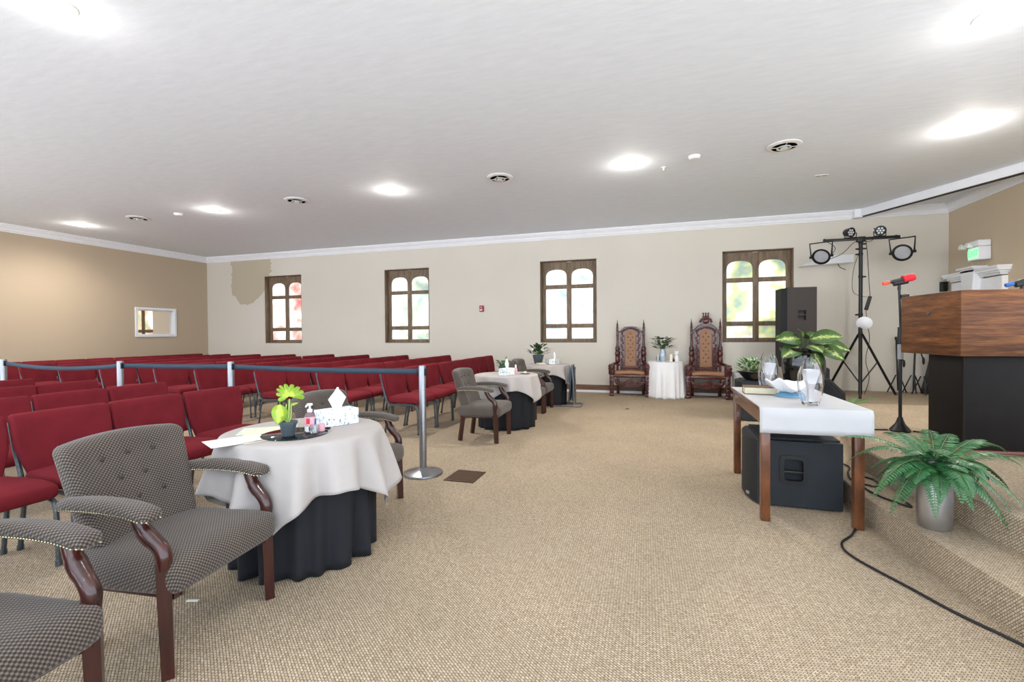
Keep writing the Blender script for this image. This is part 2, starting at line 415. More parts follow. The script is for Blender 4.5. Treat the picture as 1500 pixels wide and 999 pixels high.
def tag(o, label=None, cat=None, group=None, kind=None):
    if label: o['label'] = label
    if cat: o['category'] = cat
    if group: o['group'] = group
    if kind: o['kind'] = kind
    return o
def thing(name, label, cat, loc=(0, 0, 0), rotz=0.0, group=None):
    o = bpy.data.objects.new(name, None); COL.objects.link(o); o.empty_display_size = 0.1
    o.location = loc; o.rotation_euler = (0, 0, rotz)
    return tag(o, label, cat, group)
def struct(o, label=None): return tag(o, label, None, None, 'structure')
def dup(root, loc, rotz, label, group=None):
    r = root.copy(); COL.objects.link(r); r.location = loc; r.rotation_euler = (0, 0, rotz); r['label'] = label
    if group: r['group'] = group
    for ch in list(root.children):
        c = ch.copy(); COL.objects.link(c); c.parent = r
        for g in list(ch.children):
            d = g.copy(); COL.objects.link(d); d.parent = c
    return r
def arc(c, r, a0, a1, n):
    return [(c[0] + r * cos(a0 + (a1 - a0) * i / n), c[1] + r * sin(a0 + (a1 - a0) * i / n)) for i in range(n + 1)]
def bez(p0, p1, p2, p3, n=10):
    p0, p1, p2, p3 = map(Vector, (p0, p1, p2, p3)); out = []
    for i in range(n + 1):
        t = i / n; out.append(p0 * (1 - t) ** 3 + p1 * 3 * t * (1 - t) ** 2 + p2 * 3 * t * t * (1 - t) + p3 * t ** 3)
    return out
def smoothpath(pts, sub=6):
    P = [Vector(p) for p in pts]; out = []
    for i in range(len(P) - 1):
        a = P[max(0, i - 1)]; b = P[i]; c = P[i + 1]; d = P[min(len(P) - 1, i + 2)]
        for k in range(sub):
            t = k / sub
            out.append(0.5 * ((2 * b) + (c - a) * t + (2 * a - 5 * b + 4 * c - d) * t * t + (3 * b - a - 3 * c + d) * t ** 3))
    out.append(P[-1]); return out
ORD = ['first', 'second', 'third', 'fourth', 'fifth', 'sixth', 'seventh', 'eighth', 'ninth', 'tenth']
XZ = Matrix(((1, 0, 0, 0), (0, 0, -1, 0), (0, 1, 0, 0), (0, 0, 0, 1)))      # local (x,y,z) -> world (x,-z,y): prism drawn in XZ, growing toward -Y
YZ = Matrix(((0, 0, 1, 0), (1, 0, 0, 0), (0, 1, 0, 0), (0, 0, 0, 1)))      # local (x,y,z) -> world (z,x,y): drawn in YZ, growing toward +X

# ------------------------------------------------------------------ room shell
D = 9.91; XL = -11.93; XR = 4.86; CH = 3.43; SOUTH = -3.2; XFAR = -17.0; YLW = 3.6
WIN = [(-15.26, -14.04), (-9.932, -8.74), (-6.284, -5.079), (-2.395, -1.168), (1.267, 2.50)]
WZ0, WZ1 = 1.053, 2.83

MB().box(((XFAR + 7.5) / 2, (SOUTH + D) / 2, -0.06), (7.5 - XFAR + 0.6, D - SOUTH + 0.6, 0.12)).build('floor', 'carpet', smooth=0)
struct(bpy.data.objects['floor'], 'beige looped berber carpet floor')
MB().box(((XFAR + 7.5) / 2, (SOUTH + D) / 2, CH + 0.06), (7.5 - XFAR + 0.6, D - SOUTH + 0.6, 0.12)).build('ceiling', 'ceil', smooth=0)
struct(bpy.data.objects['ceiling'], 'flat white brushed plaster ceiling')
mb = MB(); T = 0.3
xs = [XFAR] + [x for w in WIN for x in w] + [XR + 0.3]
for i in range(len(xs) - 1):
    x0, x1 = xs[i], xs[i + 1]
    if i % 2 == 0: mb.box(((x0 + x1) / 2, D + T / 2, CH / 2), (x1 - x0, T, CH))
    else:
        mb.box(((x0 + x1) / 2, D + T / 2, WZ0 / 2), (x1 - x0, T, WZ0)); mb.box(((x0 + x1) / 2, D + T / 2, (WZ1 + CH) / 2), (x1 - x0, T, CH - WZ1))
struct(mb.build('wall_far', 'wall_n', smooth=0), 'far greige wall with four stained glass windows')
# left wall with the pass-through opening
PY0, PY1, PZ0, PZ1 = 8.06, 8.95, 1.30, 1.91
mb = MB(); tl = 0.14
for (y0, y1, z0, z1) in ((YLW, PY0, 0, CH), (PY1, D, 0, CH), (PY0, PY1, 0, PZ0), (PY0, PY1, PZ1, CH)):
    mb.box((XL - tl / 2, (y0 + y1) / 2, (z0 + z1) / 2), (tl, y1 - y0, z1 - z0))
struct(mb.build('wall_left', 'wall_l', smooth=0), 'tan left wall with a small interior window')
# the side room seen through the opening
mb = MB(); mb.box((XFAR - 0.05, (YLW + D) / 2, CH / 2), (0.1, D - YLW, CH)); mb.box(((XFAR + XL - tl) / 2, YLW + 0.05, CH / 2), (XL - tl - XFAR, 0.1, CH))
struct(mb.build('wall_side_room', 'wall_l', smooth=0), 'side room walls beyond the interior window')
mb = MB()
DY0, DY1, DZ = 8.62, 9.56, 1.84 + 0.0
for (y0, y1, z0, z1) in ((4.5, DY0, 0, CH), (DY1, D, 0, CH), (DY0, DY1, DZ + 0.0, CH)):
    mb.box((XR + 0.15, (y0 + y1) / 2, (z0 + z1) / 2), (0.3, y1 - y0, z1 - z0))
struct(mb.build('wall_right', 'wall_r', smooth=0), 'khaki right wall beside the stage')
# crown mouldings
prof = [(0, 0), (0.018, 0), (0.022, 0.018), (0.04, 0.03), (0.05, 0.062), (0.085, 0.1), (0.09, 0.118), (0.115, 0.122), (0.115, 0.145), (0, 0.145)]
def crown(name, p0, p1, inward, label):
    b = MB(); p0 = Vector(p0); p1 = Vector(p1); d = p1 - p0; inw = Vector(inward)
    A = [b.bm.verts.new(p0 + inw * q[0] + Vector((0, 0, CH - 0.145 + q[1]))) for q in prof]
    C = [b.bm.verts.new(p1 + inw * q[0] + Vector((0, 0, CH - 0.145 + q[1]))) for q in prof]
    n = len(prof)
    for i in range(n): b.bm.faces.new((A[i], A[(i + 1) % n], C[(i + 1) % n], C[i]))
    b.bm.faces.new(A[::-1]); b.bm.faces.new(C)
    struct(b.build(name, 'white', smooth=0), label)
crown('trim_1', (XL, D, 0), (XR, D, 0), (0, -1, 0), 'white crown moulding along the far wall')
crown('trim_2', (XL, YLW, 0), (XL, D, 0), (1, 0, 0), 'white crown moulding along the left wall')
crown('trim_3', (XR, D, 0), (XR, 4.5, 0), (-1, 0, 0), 'white crown moulding along the right wall')
# baseboard: brown board above a white strip
mb = MB(); mb.box(((XL + 2.0) / 2, D - 0.009, 0.105), (2.0 - XL, 0.018, 0.11)); struct(mb.build('baseboard_far', 'basewood', smooth=0), 'brown wooden baseboard along the far wall')
mb = MB(); mb.box(((XL + 2.0) / 2, D - 0.012, 0.025), (2.0 - XL, 0.024, 0.05)); struct(mb.build('trim_4', 'white', smooth=0), 'white strip below the brown baseboard')
mb = MB(); mb.box((XL + 0.009, (YLW + D) / 2, 0.08), (0.018, D - YLW, 0.16)); struct(mb.build('baseboard_left', 'basewood', smooth=0), 'brown wooden baseboard along the left wall')
# diagonal beam at the ceiling
bp0 = Vector((3.5, 9.9, 0)); bp1 = Vector((4.86, 7.28, 0)); bd = bp1 - bp0; ang = math.atan2(bd.y, bd.x)
R = Matrix.Rotation(ang, 4, 'Z')
mb = MB(); mid = (bp0 + bp1) / 2
mb.box((mid.x, mid.y, CH - 0.065), (bd.length, 0.10, 0.13), R, 0.008); mb.box((bp0.x - 0.02, bp0.y - 0.07, CH - 0.07), (0.13, 0.14, 0.16), None, 0.006)
struct(mb.build('trim_5', 'white', smooth=30), 'white diagonal ceiling beam from the far wall to the right wall')
mb = MB(); mb.box((mid.x, mid.y, CH - 0.137), (bd.length, 0.05, 0.014), R); struct(mb.build('trim_6', 'blackmetal', smooth=0), 'dark track under the diagonal ceiling beam')

# windows
tints = [((150, 190, 150), (225, 190, 150), (180, 210, 230)), ((216, 112, 116), (238, 190, 176), (168, 208, 220)), ((160, 186, 176), (206, 216, 190), (176, 202, 224)),
         ((150, 184, 208), (206, 222, 232), (228, 224, 196)), ((150, 176, 160), (210, 214, 150), (170, 196, 220))]
def window(i, x0, x1):
    W = x1 - x0; H = WZ1 - WZ0; y = D + 0.17; nm = 'window_%d' % (i + 1)
    mb = MB(); st = 0.096; mu = 0.104
    zb = lambda f: WZ1 - f * H
    # reveal liner
    for sx in (x0 + 0.008, x1 - 0.008): mb.box((sx, D + 0.12, (WZ0 + WZ1) / 2), (0.016, 0.22, H))
    mb.box(((x0 + x1) / 2, D + 0.12, WZ1 - 0.008), (W, 0.22, 0.016)); mb.box(((x0 + x1) / 2, D + 0.12, WZ0 + 0.008), (W, 0.22, 0.016))
    for sx in (x0 + st / 2, x1 - st / 2): mb.box((sx, y, (WZ0 + WZ1) / 2), (st, 0.06, H), None, 0.006)
    mb.box(((x0 + x1) / 2, y, (WZ0 + WZ1) / 2), (mu, 0.064, H - 0.05), None, 0.006)
    mb.box(((x0 + x1) / 2, y, WZ0 + 0.043), (W - 0.02, 0.062, 0.086), None, 0.006)
    for f in (0.292, 0.773): mb.box(((x0 + x1) / 2, y, zb(f + 0.022)), (W - 0.02, 0.058, 0.088), None, 0.006)
    # head with two arches
    pw = (W - 2 * st - mu) / 2
    for s in (0, 1):
        a = x0 + st + s * (pw + mu); b = a + pw; ztop = zb(0.1); zs = ztop - 0.165
        poly = [(a - 0.01, WZ1), (a - 0.01, zs - 0.02), (a, zs - 0.02)]
        for k in range(13):
            t = pi - pi * k / 12; cx = (a + b) / 2
            poly.append((cx + pw / 2 * math.copysign(abs(cos(t)) ** 0.8, cos(t)), zs + 0.165 * sin(t) ** 0.8))
        poly += [(b, zs - 0.02), (b + 0.01, zs - 0.02), (b + 0.01, WZ1)]
        # split polygon into quads strips between arch and top
        pts = poly[2:-2]
        for p, q in zip(pts, pts[1:]):
            if abs(q[0] - p[0]) < 1e-5: continue
            mb.prism([(p[0], p[1]), (q[0], q[1]), (q[0], WZ1), (p[0], WZ1)], 0.056, Matrix.Translation((0, y + 0.028, 0)) @ XZ)
    fr = mb.build(nm, 'oak', smooth=30); struct(fr, 'arched twin-light oak window frame in the far wall' if i else 'oak window frame of the side room')
    g = MB(); g.box(((x0 + x1) / 2, y + 0.005, (WZ0 + WZ1) / 2), (W - 0.03, 0.008, H - 0.03))
    g.build('stained_glass', stained('stained_glass_%d' % i, tints[i], i * 0.37), fr, smooth=0)
for i, (a, b) in enumerate(WIN): window(i, a, b)
# outside wall closing behind the panes
# interior window casing in the left wall
mb = MB(); c = 0.055
for (y0, y1, z0, z1) in ((PY0 - c, PY0, PZ0 - c, PZ1 + c), (PY1, PY1 + c, PZ0 - c, PZ1 + c), (PY0, PY1, PZ1, PZ1 + c), (PY0, PY1, PZ0 - c, PZ0)):
    mb.box((XL + 0.012, (y0 + y1) / 2, (z0 + z1) / 2), (0.03, y1 - y0, z1 - z0), None, 0.003)
for (y0, y1, z0, z1) in ((PY0, PY0 + 0.015, PZ0, PZ1), (PY1 - 0.015, PY1, PZ0, PZ1), (PY0, PY1, PZ1 - 0.015, PZ1), (PY0, PY1, PZ0, PZ0 + 0.015)):
    mb.box((XL - tl / 2, (y0 + y1) / 2, (z0 + z1) / 2), (tl, y1 - y0, z1 - z0))
fr = mb.build('window_6', 'white', smooth=0); struct(fr, 'small white framed interior window in the left wall')
MB().box((XL - tl / 2, (PY0 + PY1) / 2, (PZ0 + PZ1) / 2), (0.005, PY1 - PY0 - 0.03, PZ1 - PZ0 - 0.03)).build('pane', 'glass', fr, smooth=0)
# doorway casing with keystone in the right wall
mb = MB()
for y in (DY0 - 0.05, DY1 + 0.05): mb.box((XR - 0.02, y, DZ / 2 + 0.17), (0.06, 0.13, DZ - 0.34 + 0.0), None, 0.004)
mb.box((XR - 0.03, (DY0 + DY1) / 2, DZ + 0.10), (0.08, DY1 - DY0 + 0.26, 0.2), None, 0.004)
yc = (DY0 + DY1) / 2; hw = (DY1 - DY0) / 2 + 0.11
for k, (z, dz, ex) in enumerate(((2.06, 0.03, 0.02), (2.09, 0.03, 0.05), (2.12, 0.045, 0.085), (2.158, 0.032, 0.10))):
    mb.box((XR - 0.03 - ex / 2, yc, z + dz / 2), (0.08 + ex, 2 * (hw + ex), dz), None, 0.003)
key = [(yc - 0.11, 1.80), (yc + 0.11, 1.80), (yc + 0.17, 2.21), (yc - 0.17, 2.21)]
mb.prism(key, 0.13, Matrix.Translation((XR - 0.17, 0, 0)) @ YZ); mb.box((XR - 0.11, yc, 2.225), (0.2, 0.40, 0.03))
d1 = mb.build('door_1', 'white', smooth=0); struct(d1, 'white doorway casing with keystone in the right wall')
b = MB(); b.box((XR + 0.12, yc, 0.17 + (DZ - 0.17) / 2), (0.045, DY1 - DY0 - 0.02, DZ - 0.19))
for z0, z1 in ((0.32, 0.9), (1.02, 1.7)):
    for s in (-1, 1): b.box((XR + 0.093, yc + s * 0.22, (z0 + z1) / 2), (0.012, 0.34, z1 - z0), None, 0.004)
b.build('door_leaf', 'white', d1, smooth=0)
# stage: a low step level and the raised platform
S1 = 0.17; S2 = 0.34
def platform(poly, z0, z1, name, label):
    b = MB(); b.prism(poly, z1 - z0, Matrix.Translation((0, 0, z0)))
    es = [e for e in b.bm.edges if abs(e.verts[0].co.z - z1) < 1e-4 and abs(e.verts[1].co.z - z1) < 1e-4]
    bmesh.ops.bevel(b.bm, geom=es, offset=0.022, segments=3, affect='EDGES', profile=0.5)
    struct(b.build(name, 'carpet', smooth=50), label)
platform([(1.62, 0.2), (1.423, 2.383), (1.31, 3.55), (1.31, 4.9), (1.75, 5.3), (1.95, 7.0), (2.0, D), (XR, D), (XR, 4.6), (7.0, 4.6), (7.0, 0.2)], 0.0, S1, 'floor_stage_step', 'carpeted lower step of the stage')
platform([(1.92, 0.2), (1.70, 2.85), (1.655, 3.05), (1.563, 3.72), (1.545, 4.35), (1.9, 5.6), (2.2, 6.9), (XR, 6.9), (XR, 4.6), (7.0, 4.6), (7.0, 0.2)], S1, S2, 'floor_stage', 'carpeted stage platform under the lectern')

# ------------------------------------------------------------------ ceiling fixtures
downs = [(-10.63, 6.2, 'far left'), (-7.27, 6.2, ''), (-3.8, 6.2, ''), (-0.31, 6.2, ''), (3.2, 6.2, ''), (2.24, 4.10, ''), (-3.74, 2.08, '')]
dl = ['round recessed ceiling light nearest the left wall', 'round recessed ceiling light between the left two ceiling vents', 'round recessed ceiling light between the middle two ceiling vents',
      'round recessed ceiling light beside the smoke detector near the throne chairs', 'round recessed ceiling light in front of the diagonal beam', 'large near recessed ceiling light at the upper right corner', 'near recessed ceiling light at the upper left corner']
def lamp_at(x, y, power):
    L = bpy.data.lights.new('downlight_or_fill', 'SPOT'); L.energy = power; L.spot_size = radians(165); L.spot_blend = 0.9; L.shadow_soft_size = 0.07
    L.color = (1.0, 0.94, 0.86); o = bpy.data.objects.new('downlight_or_fill_lamp', L); COL.objects.link(o); o.location = (x, y, CH - 0.045)
    H_ = bpy.data.lights.new('halo_fill', 'POINT'); H_.energy = 7.0 if (x > 0 and y > 5) else (3.6 if y > 5 else 2.6); H_.shadow_soft_size = 0.06; H_.color = (1.0, 0.93, 0.84)  # extra unseen point lamp, added for a bright halo on the ceiling
    h_ = bpy.data.objects.new('halo_fill', H_); COL.objects.link(h_); h_.location = (x, y, CH - 0.15); return o
POW = 70
for (x, y, _), lab in zip(downs, dl):
    t = thing('recessed_light', lab, 'ceiling light', (x, y, CH), 0, 'recessed ceiling lights')
    MB().lathe([(0.074, -0.002), (0.098, -0.002), (0.100, -0.008), (0.094, -0.014), (0.078, -0.012), (0.074, -0.002)], seg=32, cap=False).build('trim_ring', 'ventwhite', t)
    MB().lathe([(0.076, -0.004), (0.072, -0.016), (0.05, -0.026), (0.0, -0.030)], seg=24).build('lens', 'lamp', t)
    lamp_at(x, y, POW * (2.5 if y > 5 else 0.5))
for x, y in ((-10.63, 2.08), (-7.27, 2.08), (-0.31, 2.08), (-7.27, -1.9), (-3.74, -1.9), (-0.31, -1.9)):   # the same grid of lights above and behind the camera
    t = thing('recessed_light', 'round recessed ceiling light out of view above the camera', 'ceiling light', (x, y, CH), 0, 'recessed ceiling lights')
    MB().lathe([(0.074, -0.002), (0.098, -0.002), (0.100, -0.008), (0.094, -0.014), (0.078, -0.012), (0.074, -0.002)], seg=24, cap=False).build('trim_ring', 'ventwhite', t)
    MB().lathe([(0.076, -0.004), (0.072, -0.016), (0.05, -0.026), (0.0, -0.030)], seg=16).build('lens', 'lamp', t)
    lamp_at(x, y, POW * 0.5)
lamp_at(-14.3, 7.6, 260)  # unseen lamp without a fixture, added to brighten the side room
vl = ['round white ceiling vent nearest the left wall', 'round white ceiling vent second from the left wall', 'round white ceiling vent above the middle aisle', 'round white ceiling vent above the stage side']
for (x, y), lab in zip(((-9.02, 6.15), (-5.49, 6.15), (-2.05, 6.15), (1.45, 6.15)), vl):
    t = thing('ceiling_vent', lab, 'vent', (x, y, CH), 0, 'round ceiling vents')
    MB().lathe([(0.165, 0.0), (0.185, -0.008), (0.18, -0.016), (0.142, -0.028), (0.132, -0.026), (0.132, -0.006)], seg=36, cap=False).build('flange', 'ventwhite', t)
    MB().lathe([(0.136, -0.024), (0.0, -0.024)], seg=24).build('throat', 'vent', t)
    cn = MB()
    cn.lathe([(0.070, -0.026), (0.080, -0.038), (0.072, -0.040), (0.062, -0.028)], seg=28, cap=False)
    for k in range(2): cn.box((0, 0, -0.027), (0.26, 0.006, 0.005), (0, 0, k * pi / 2))
    cn.lathe([(0.03, -0.024), (0.04, -0.044), (0, -0.048)], seg=18); cn.build('cone', 'ventwhite', t)
for (x, y), lab in zip(((-8.08, 6.18), (0.474, 6.19)), ('white smoke detector on the ceiling towards the left wall', 'white smoke detector on the ceiling above the throne side')):
    t = thing('smoke_detector', lab, 'smoke detector', (x, y, CH), 0, 'smoke detectors')
    MB().lathe([(0.07, 0), (0.068, -0.018), (0.055, -0.036), (0.03, -0.042), (0, -0.043)], seg=28).build('housing', 'ventwhite', t)
    MB().lathe([(0.074, 0), (0.074, -0.006), (0.06, -0.008)], seg=28, cap=False).build('base_plate', 'white', t)
t = thing('sprinkler_head', 'small white ceiling sprinkler beside the recessed light', 'sprinkler', (0.118, 6.47, CH))
MB().lathe([(0.03, 0), (0.028, -0.006), (0.012, -0.012), (0.01, -0.04), (0.022, -0.046), (0.0, -0.05)], seg=16).build('deflector', 'ventwhite', t)
o = MB().box((0, 0, -0.003), (0.16, 0.07, 0.006), None, 0.002).build('ceiling_plate', 'vent', None, loc=(2.23, 7.5, CH)); o.data.materials[0] = M['ventwhite']
MB().box((-0.04, 0.0, -0.007), (0.035, 0.012, 0.003)).box((0.04, 0.0, -0.007), (0.05, 0.01, 0.003)).build('slot', 'vent', o, smooth=0)
tag(o, 'small flat plate on the ceiling near the far wall', 'plate')

# ------------------------------------------------------------------ burgundy stacking chairs
def church_chair(label):
    t = thing('stacking_chair', label, 'chair')
    MB().rbox((0.015, 0, 0.425), (0.45, 0.495, 0.085), 0.036, 8, warp=lambda x, y, z: (x, y * (1 - 0.06 * (x < -0.1)), z + (0.018 * (1 - (x / 0.23) ** 2) * (1 - (y / 0.25) ** 2) if z > 0 else 0) - (0.02 * max(0, (x - 0.1) / 0.13) ** 2))).build('seat', 'burg', t)
    def wb(x, y, z):
        v = (z + 0.205) / 0.41                       # 0 bottom .. 1 top
        w = 0.74 + 0.26 * min(1, max(0, v / 0.55)) ** 0.8
        yy = y * w
        return (x - 0.215 - 0.088 * v + 0.05 * (yy / 0.23) ** 2 * 0.5, yy, z * 0.955 + 0.603)
    MB().rbox((0, 0, 0), (0.055, 0.518, 0.41), 0.024, 9, warp=wb).build('backrest', 'burg', t)
    f = MB()
    for s in (-1, 1):
        y = 0.228 * s
        f.tube(smoothpath([(-0.305, y * 1.03, 0.75), (-0.275, y * 1.02, 0.61), (-0.245, y, 0.49), (-0.215, y, 0.405), (-0.17, y, 0.372), (-0.05, y, 0.368), (0.13, y, 0.368), (0.19, y, 0.36)], 4), 0.0125, 8)
    for x in (-0.17, 0.13): f.cyl((x, -0.228, 0.368), (x, 0.228, 0.368), 0.011, seg=8)
    f.build('side_frame', 'frame', t)
    for s in (-1, 1):
        y = 0.231 * s
        g = MB(); g.tube(smoothpath([(0.12, y, 0.370), (0.18, y, 0.362), (0.212, y, 0.33), (0.222, y, 0.25), (0.232, y, 0.0)], 4), 0.0125, 8); g.cyl((0.232, y, 0.0), (0.231, y, 0.03), 0.016, seg=8); g.build('leg', 'frame', t)
        g = MB(); g.tube(smoothpath([(-0.06, y, 0.366), (-0.15, y, 0.355), (-0.19, y, 0.31), (-0.21, y, 0.22), (-0.245, y, 0.0)], 4), 0.0125, 8); g.cyl((-0.245, y, 0.0), (-0.241, y, 0.03), 0.016, seg=8); g.build('leg', 'frame', t)
    return t
proto = church_chair('x'); used = False
def put_chair(x, y, rz, label, group):
    global used
    if not used:
        proto.location = (x, y, 0); proto.rotation_euler = (0, 0, rz); proto['label'] = label; proto['group'] = group; used = True
    else: dup(proto, (x, y, 0), rz, label, group)
rng = random.Random(4)
XROW = [-3.03, -4.03, -5.03, -6.08, -7.12, -8.12, -9.1, -10.1, -11.08]
for k, x in enumerate(XROW):
    yend = [9.32, 9.34, 9.24, 9.34, 9.42, 9.28, 9.2, 9.2, 9.25][k]
    ystart = [5.13, 5.12, 5.08, 5.06, 5.20, 5.1, 5.1, 5.1, 5.1][k]
    n = 8
    for j in range(n):
        y = ystart + (yend - ystart) * (j + 0.5) / n
        # the back corner rows run out of the picture to the left
        if y < -x * 0.485 - 0.75: continue
        lab = 'burgundy padded chair, %s from the rope in the %s row beyond the rope' % (ORD[j], ORD[k])
        if k == 0: lab = 'burgundy padded chair, %s from the rope in the front row beyond it' % ORD[j]
        put_chair(x + rng.uniform(-.02, .02), y, rng.uniform(-.012, .012), lab, 'burgundy chairs beyond the rope')
XN = [-3.35, -4.40, -5.38, -6.32]
for k, (x, n) in enumerate(zip(XN, (4, 3, 2, 2))):
    y1 = [3.04, 3.15, 3.15, 3.10][k]
    for j in range(n):
        y = y1 - j * 0.53
        nm = 'front row' if k == 0 else ORD[k] + ' row'
        put_chair(x + rng.uniform(-.012, .012), y, rng.uniform(-.01, .01), 'burgundy padded chair, %s from the aisle in the near block %s' % (ORD[j], nm), 'burgundy chairs of the near block')

# ------------------------------------------------------------------ upholstered armchairs
def armchair(label):
    t = thing('armchair', label, 'armchair', group='patterned armchairs beside the aisle')
    def ws(x, y, z):
        top = 0.022 * (1 - (x / 0.27) ** 2) * (1 - (y / 0.28) ** 2) if z > 0 else 0
        yy = y * (1.0 if x > -0.1 else 1 - 0.55 * (-0.1 - x))
        return (x, yy, z + top + 0.03 * max(0, x) - 0.012)
    MB().rbox((0.015, 0, 0.365), (0.53, 0.555, 0.135), 0.05, 10, warp=ws).build('seat', 'tweed', t)
    H0, H1 = 0.36, 0.845
    def wb(x, y, z):
        v = (z + 0.245) / 0.49
        w = 0.82 + 0.18 * max(0, min(1, (v - 0.05) / 0.9)) ** 0.7
        yy = y * w
        crown_ = 0.018 * (1 - (y / 0.265) ** 2) * v
        zz = H0 + (H1 - H0 - 0.03) * v + crown_
        d = 0.0
        if x > 0:
            for by, bz in BTN:
                q = ((yy - by) ** 2 + (zz - bz) ** 2) / 0.0011
                d += 0.016 * math.exp(-q)
        return (x * (1 + 0.35 * (1 - v)) - 0.18 - 0.14 * v - d + 0.045 * (yy / 0.26) ** 2, yy, zz)
    BTN = [(-0.11, 0.74), (0.0, 0.745), (0.11, 0.74), (-0.055, 0.65), (0.055, 0.65), (-0.11, 0.56), (0.0, 0.555), (0.11, 0.56)]
    MB().rbox((0, 0, 0), (0.085, 0.525, 0.50), 0.034, 22, warp=wb).build('backrest', 'tweed', t)
    for by, bz in BTN:
        v = (bz - H0) / (H1 - H0)
        MB().sphere((-0.18 - 0.14 * v + 0.0425 * (1 + 0.35 * (1 - v)) - 0.012 + 0.045 * (by / 0.26) ** 2, by, bz), 0.010, (0.55, 1, 1), 10, 6).build('button', 'button', t)
    for s in (-1, 1):
        y = 0.262 * s
        MB().tube([(0.232, y, 0.0), (0.222, y, 0.30), (0.218, y, 0.43)], [0.028, 0.032, 0.032], 4, up=(0.7071, 0.7071, 0)).build('leg', 'cherry', t)
        MB().tube(smoothpath([(-0.185, 0.205 * s, 0.40), (-0.20, 0.205 * s, 0.25), (-0.235, 0.205 * s, 0.0)], 4), 0.029, 4, up=(0.7071, 0.7071, 0)).build('leg', 'cherry', t)
        MB().tube(smoothpath([(0.218, y, 0.40), (0.222, y, 0.44), (0.205, y, 0.478), (0.165, y * 1.02, 0.515), (0.135, y * 1.04, 0.555), (0.115, y * 1.05, 0.605)], 4), [0.027] * 11 + [0.029] * 4 + [0.026] * 4 + [0.024] * 8 + [0.023] * 4, 10).build('arm_support', 'cherry', t)
        def wa(x, yy, z, s=s):
            u = (x + 0.21) / 0.42
            return (x - 0.015, yy * (0.82 + 0.26 * u) + 0.268 * s + 0.012 * s * u, z * (0.92 + 0.12 * sin(pi * u)) + 0.612 + 0.012 * sin(pi * min(1, u * 1.05)) - 0.035 * max(0, u - 0.72) * 4 * (u - 0.72))
        a = MB().rbox((0, 0, 0), (0.44, 0.078, 0.05), 0.024, 9, warp=wa).build('armrest', 'tweed', t)
        for ss in (-1, 1):
            nb = MB(); P = []
            for q in range(34):
                u = 0.04 + 0.95 * q / 33; x = -0.22 + 0.44 * u
                P.append(Vector(wa(x, ss * 0.0385 * (1 if u < 0.93 else 1 - (u - 0.93) * 6), -0.0165)))
            nb.tube(P, 0.0012, 4)
            for v_ in P: nb.sphere(v_, 0.0042, (1, 1, 1), 6, 4)
            nb.build('nailhead_trim', 'brass', a)
    b = MB()
    for s in (-1, 1): b.box((0.015, 0.235 * s, 0.30), (0.46, 0.022, 0.04))
    b.box((0.215, 0, 0.30), (0.022, 0.48, 0.04)).box((-0.19, 0, 0.30), (0.022, 0.40, 0.04)); b.build('seat_rail', 'cherry', t)
    return t
ac = armchair('patterned armchair with dark cherry legs on the near side of the closest table')
ac.location = (-1.965, 1.475, 0); ac.rotation_euler = (0, 0, 0.10)
for (x, y, rz, lab) in ((-1.895, 0.715, 0.08, 'patterned armchair cut off at the lower left corner of the picture'),
                        (-2.10, 2.87, 0.0, 'patterned armchair on the far side of the closest round table, beside the stanchion'),
                        (-1.97, 5.25, 0.03, 'patterned armchair standing alone before the second draped table, all four legs in view'),
                        (-1.90, 6.80, 0.0, 'patterned armchair just behind the second draped table'),
                        (-1.90, 7.42, 0.0, 'patterned armchair just in front of the farthest draped table')):
    dup(ac, (x, y, 0), rz, lab)

# ------------------------------------------------------------------ draped tables
def square_drape(R, a, ztop, nf, amp, rot, ph=0.0, seg=160, flare=0.05, zmin=0.02):
    def f(u, v):
        th = 2 * pi * u
        e = a / (abs(cos(th - rot)) ** 9 + abs(sin(th - rot)) ** 9) ** (1 / 9)
        L = max(0.05, e - R)
        if v <= 0.4:
            r = R * v / 0.4; return (r * cos(th), r * sin(th), ztop)
        if v <= 0.45: return ((R + 0.008) * cos(th), (R + 0.008) * sin(th), ztop - 0.005)
        t = (v - 0.45) / 0.55
        k = min(1.0, L / 0.22)
        r = R + 0.012 + flare * t * L * 0.6 + 0.6 * amp * (t ** 0.8) * k * (1.25 + sin(nf * th + ph) + 0.45 * sin((nf * 2 - 3) * th + ph * 2.3))
        z = ztop - 0.008 - L * t * 0.98
        return (r * cos(th), r * sin(th), max(zmin, z))
    b = MB(); b.grid(f, seg, 26, closed_u=True); return b
def round_skirt(R, ztop, nf, amp, ph, seg=200, flare=0.0):
    def f(u, v):
        th = 2 * pi * u
        if v < 0.2: r = R * v / 0.2; return (r * cos(th), r * sin(th), ztop)
        t = (v - 0.2) / 0.8
        w = sin(nf * th + ph) * 0.6 + 0.5 * sin((nf + 4) * th + 1.7 * ph) + 0.3 * sin((2 * nf - 1) * th)
        r = R + flare * t + amp * (t ** 1.2) * w
        return (r * cos(th), r * sin(th), max(0.004, ztop - 0.002 - (ztop - 0.006) * t))
    b = MB(); b.grid(f, seg, 20, closed_u=True); return b
TH = 0.70
tabs = [(-1.955, 2.225, 'closest', radians(-28)), (-1.94, 6.03, 'second', radians(-62)), (-1.88, 8.16, 'farthest', radians(-66))]
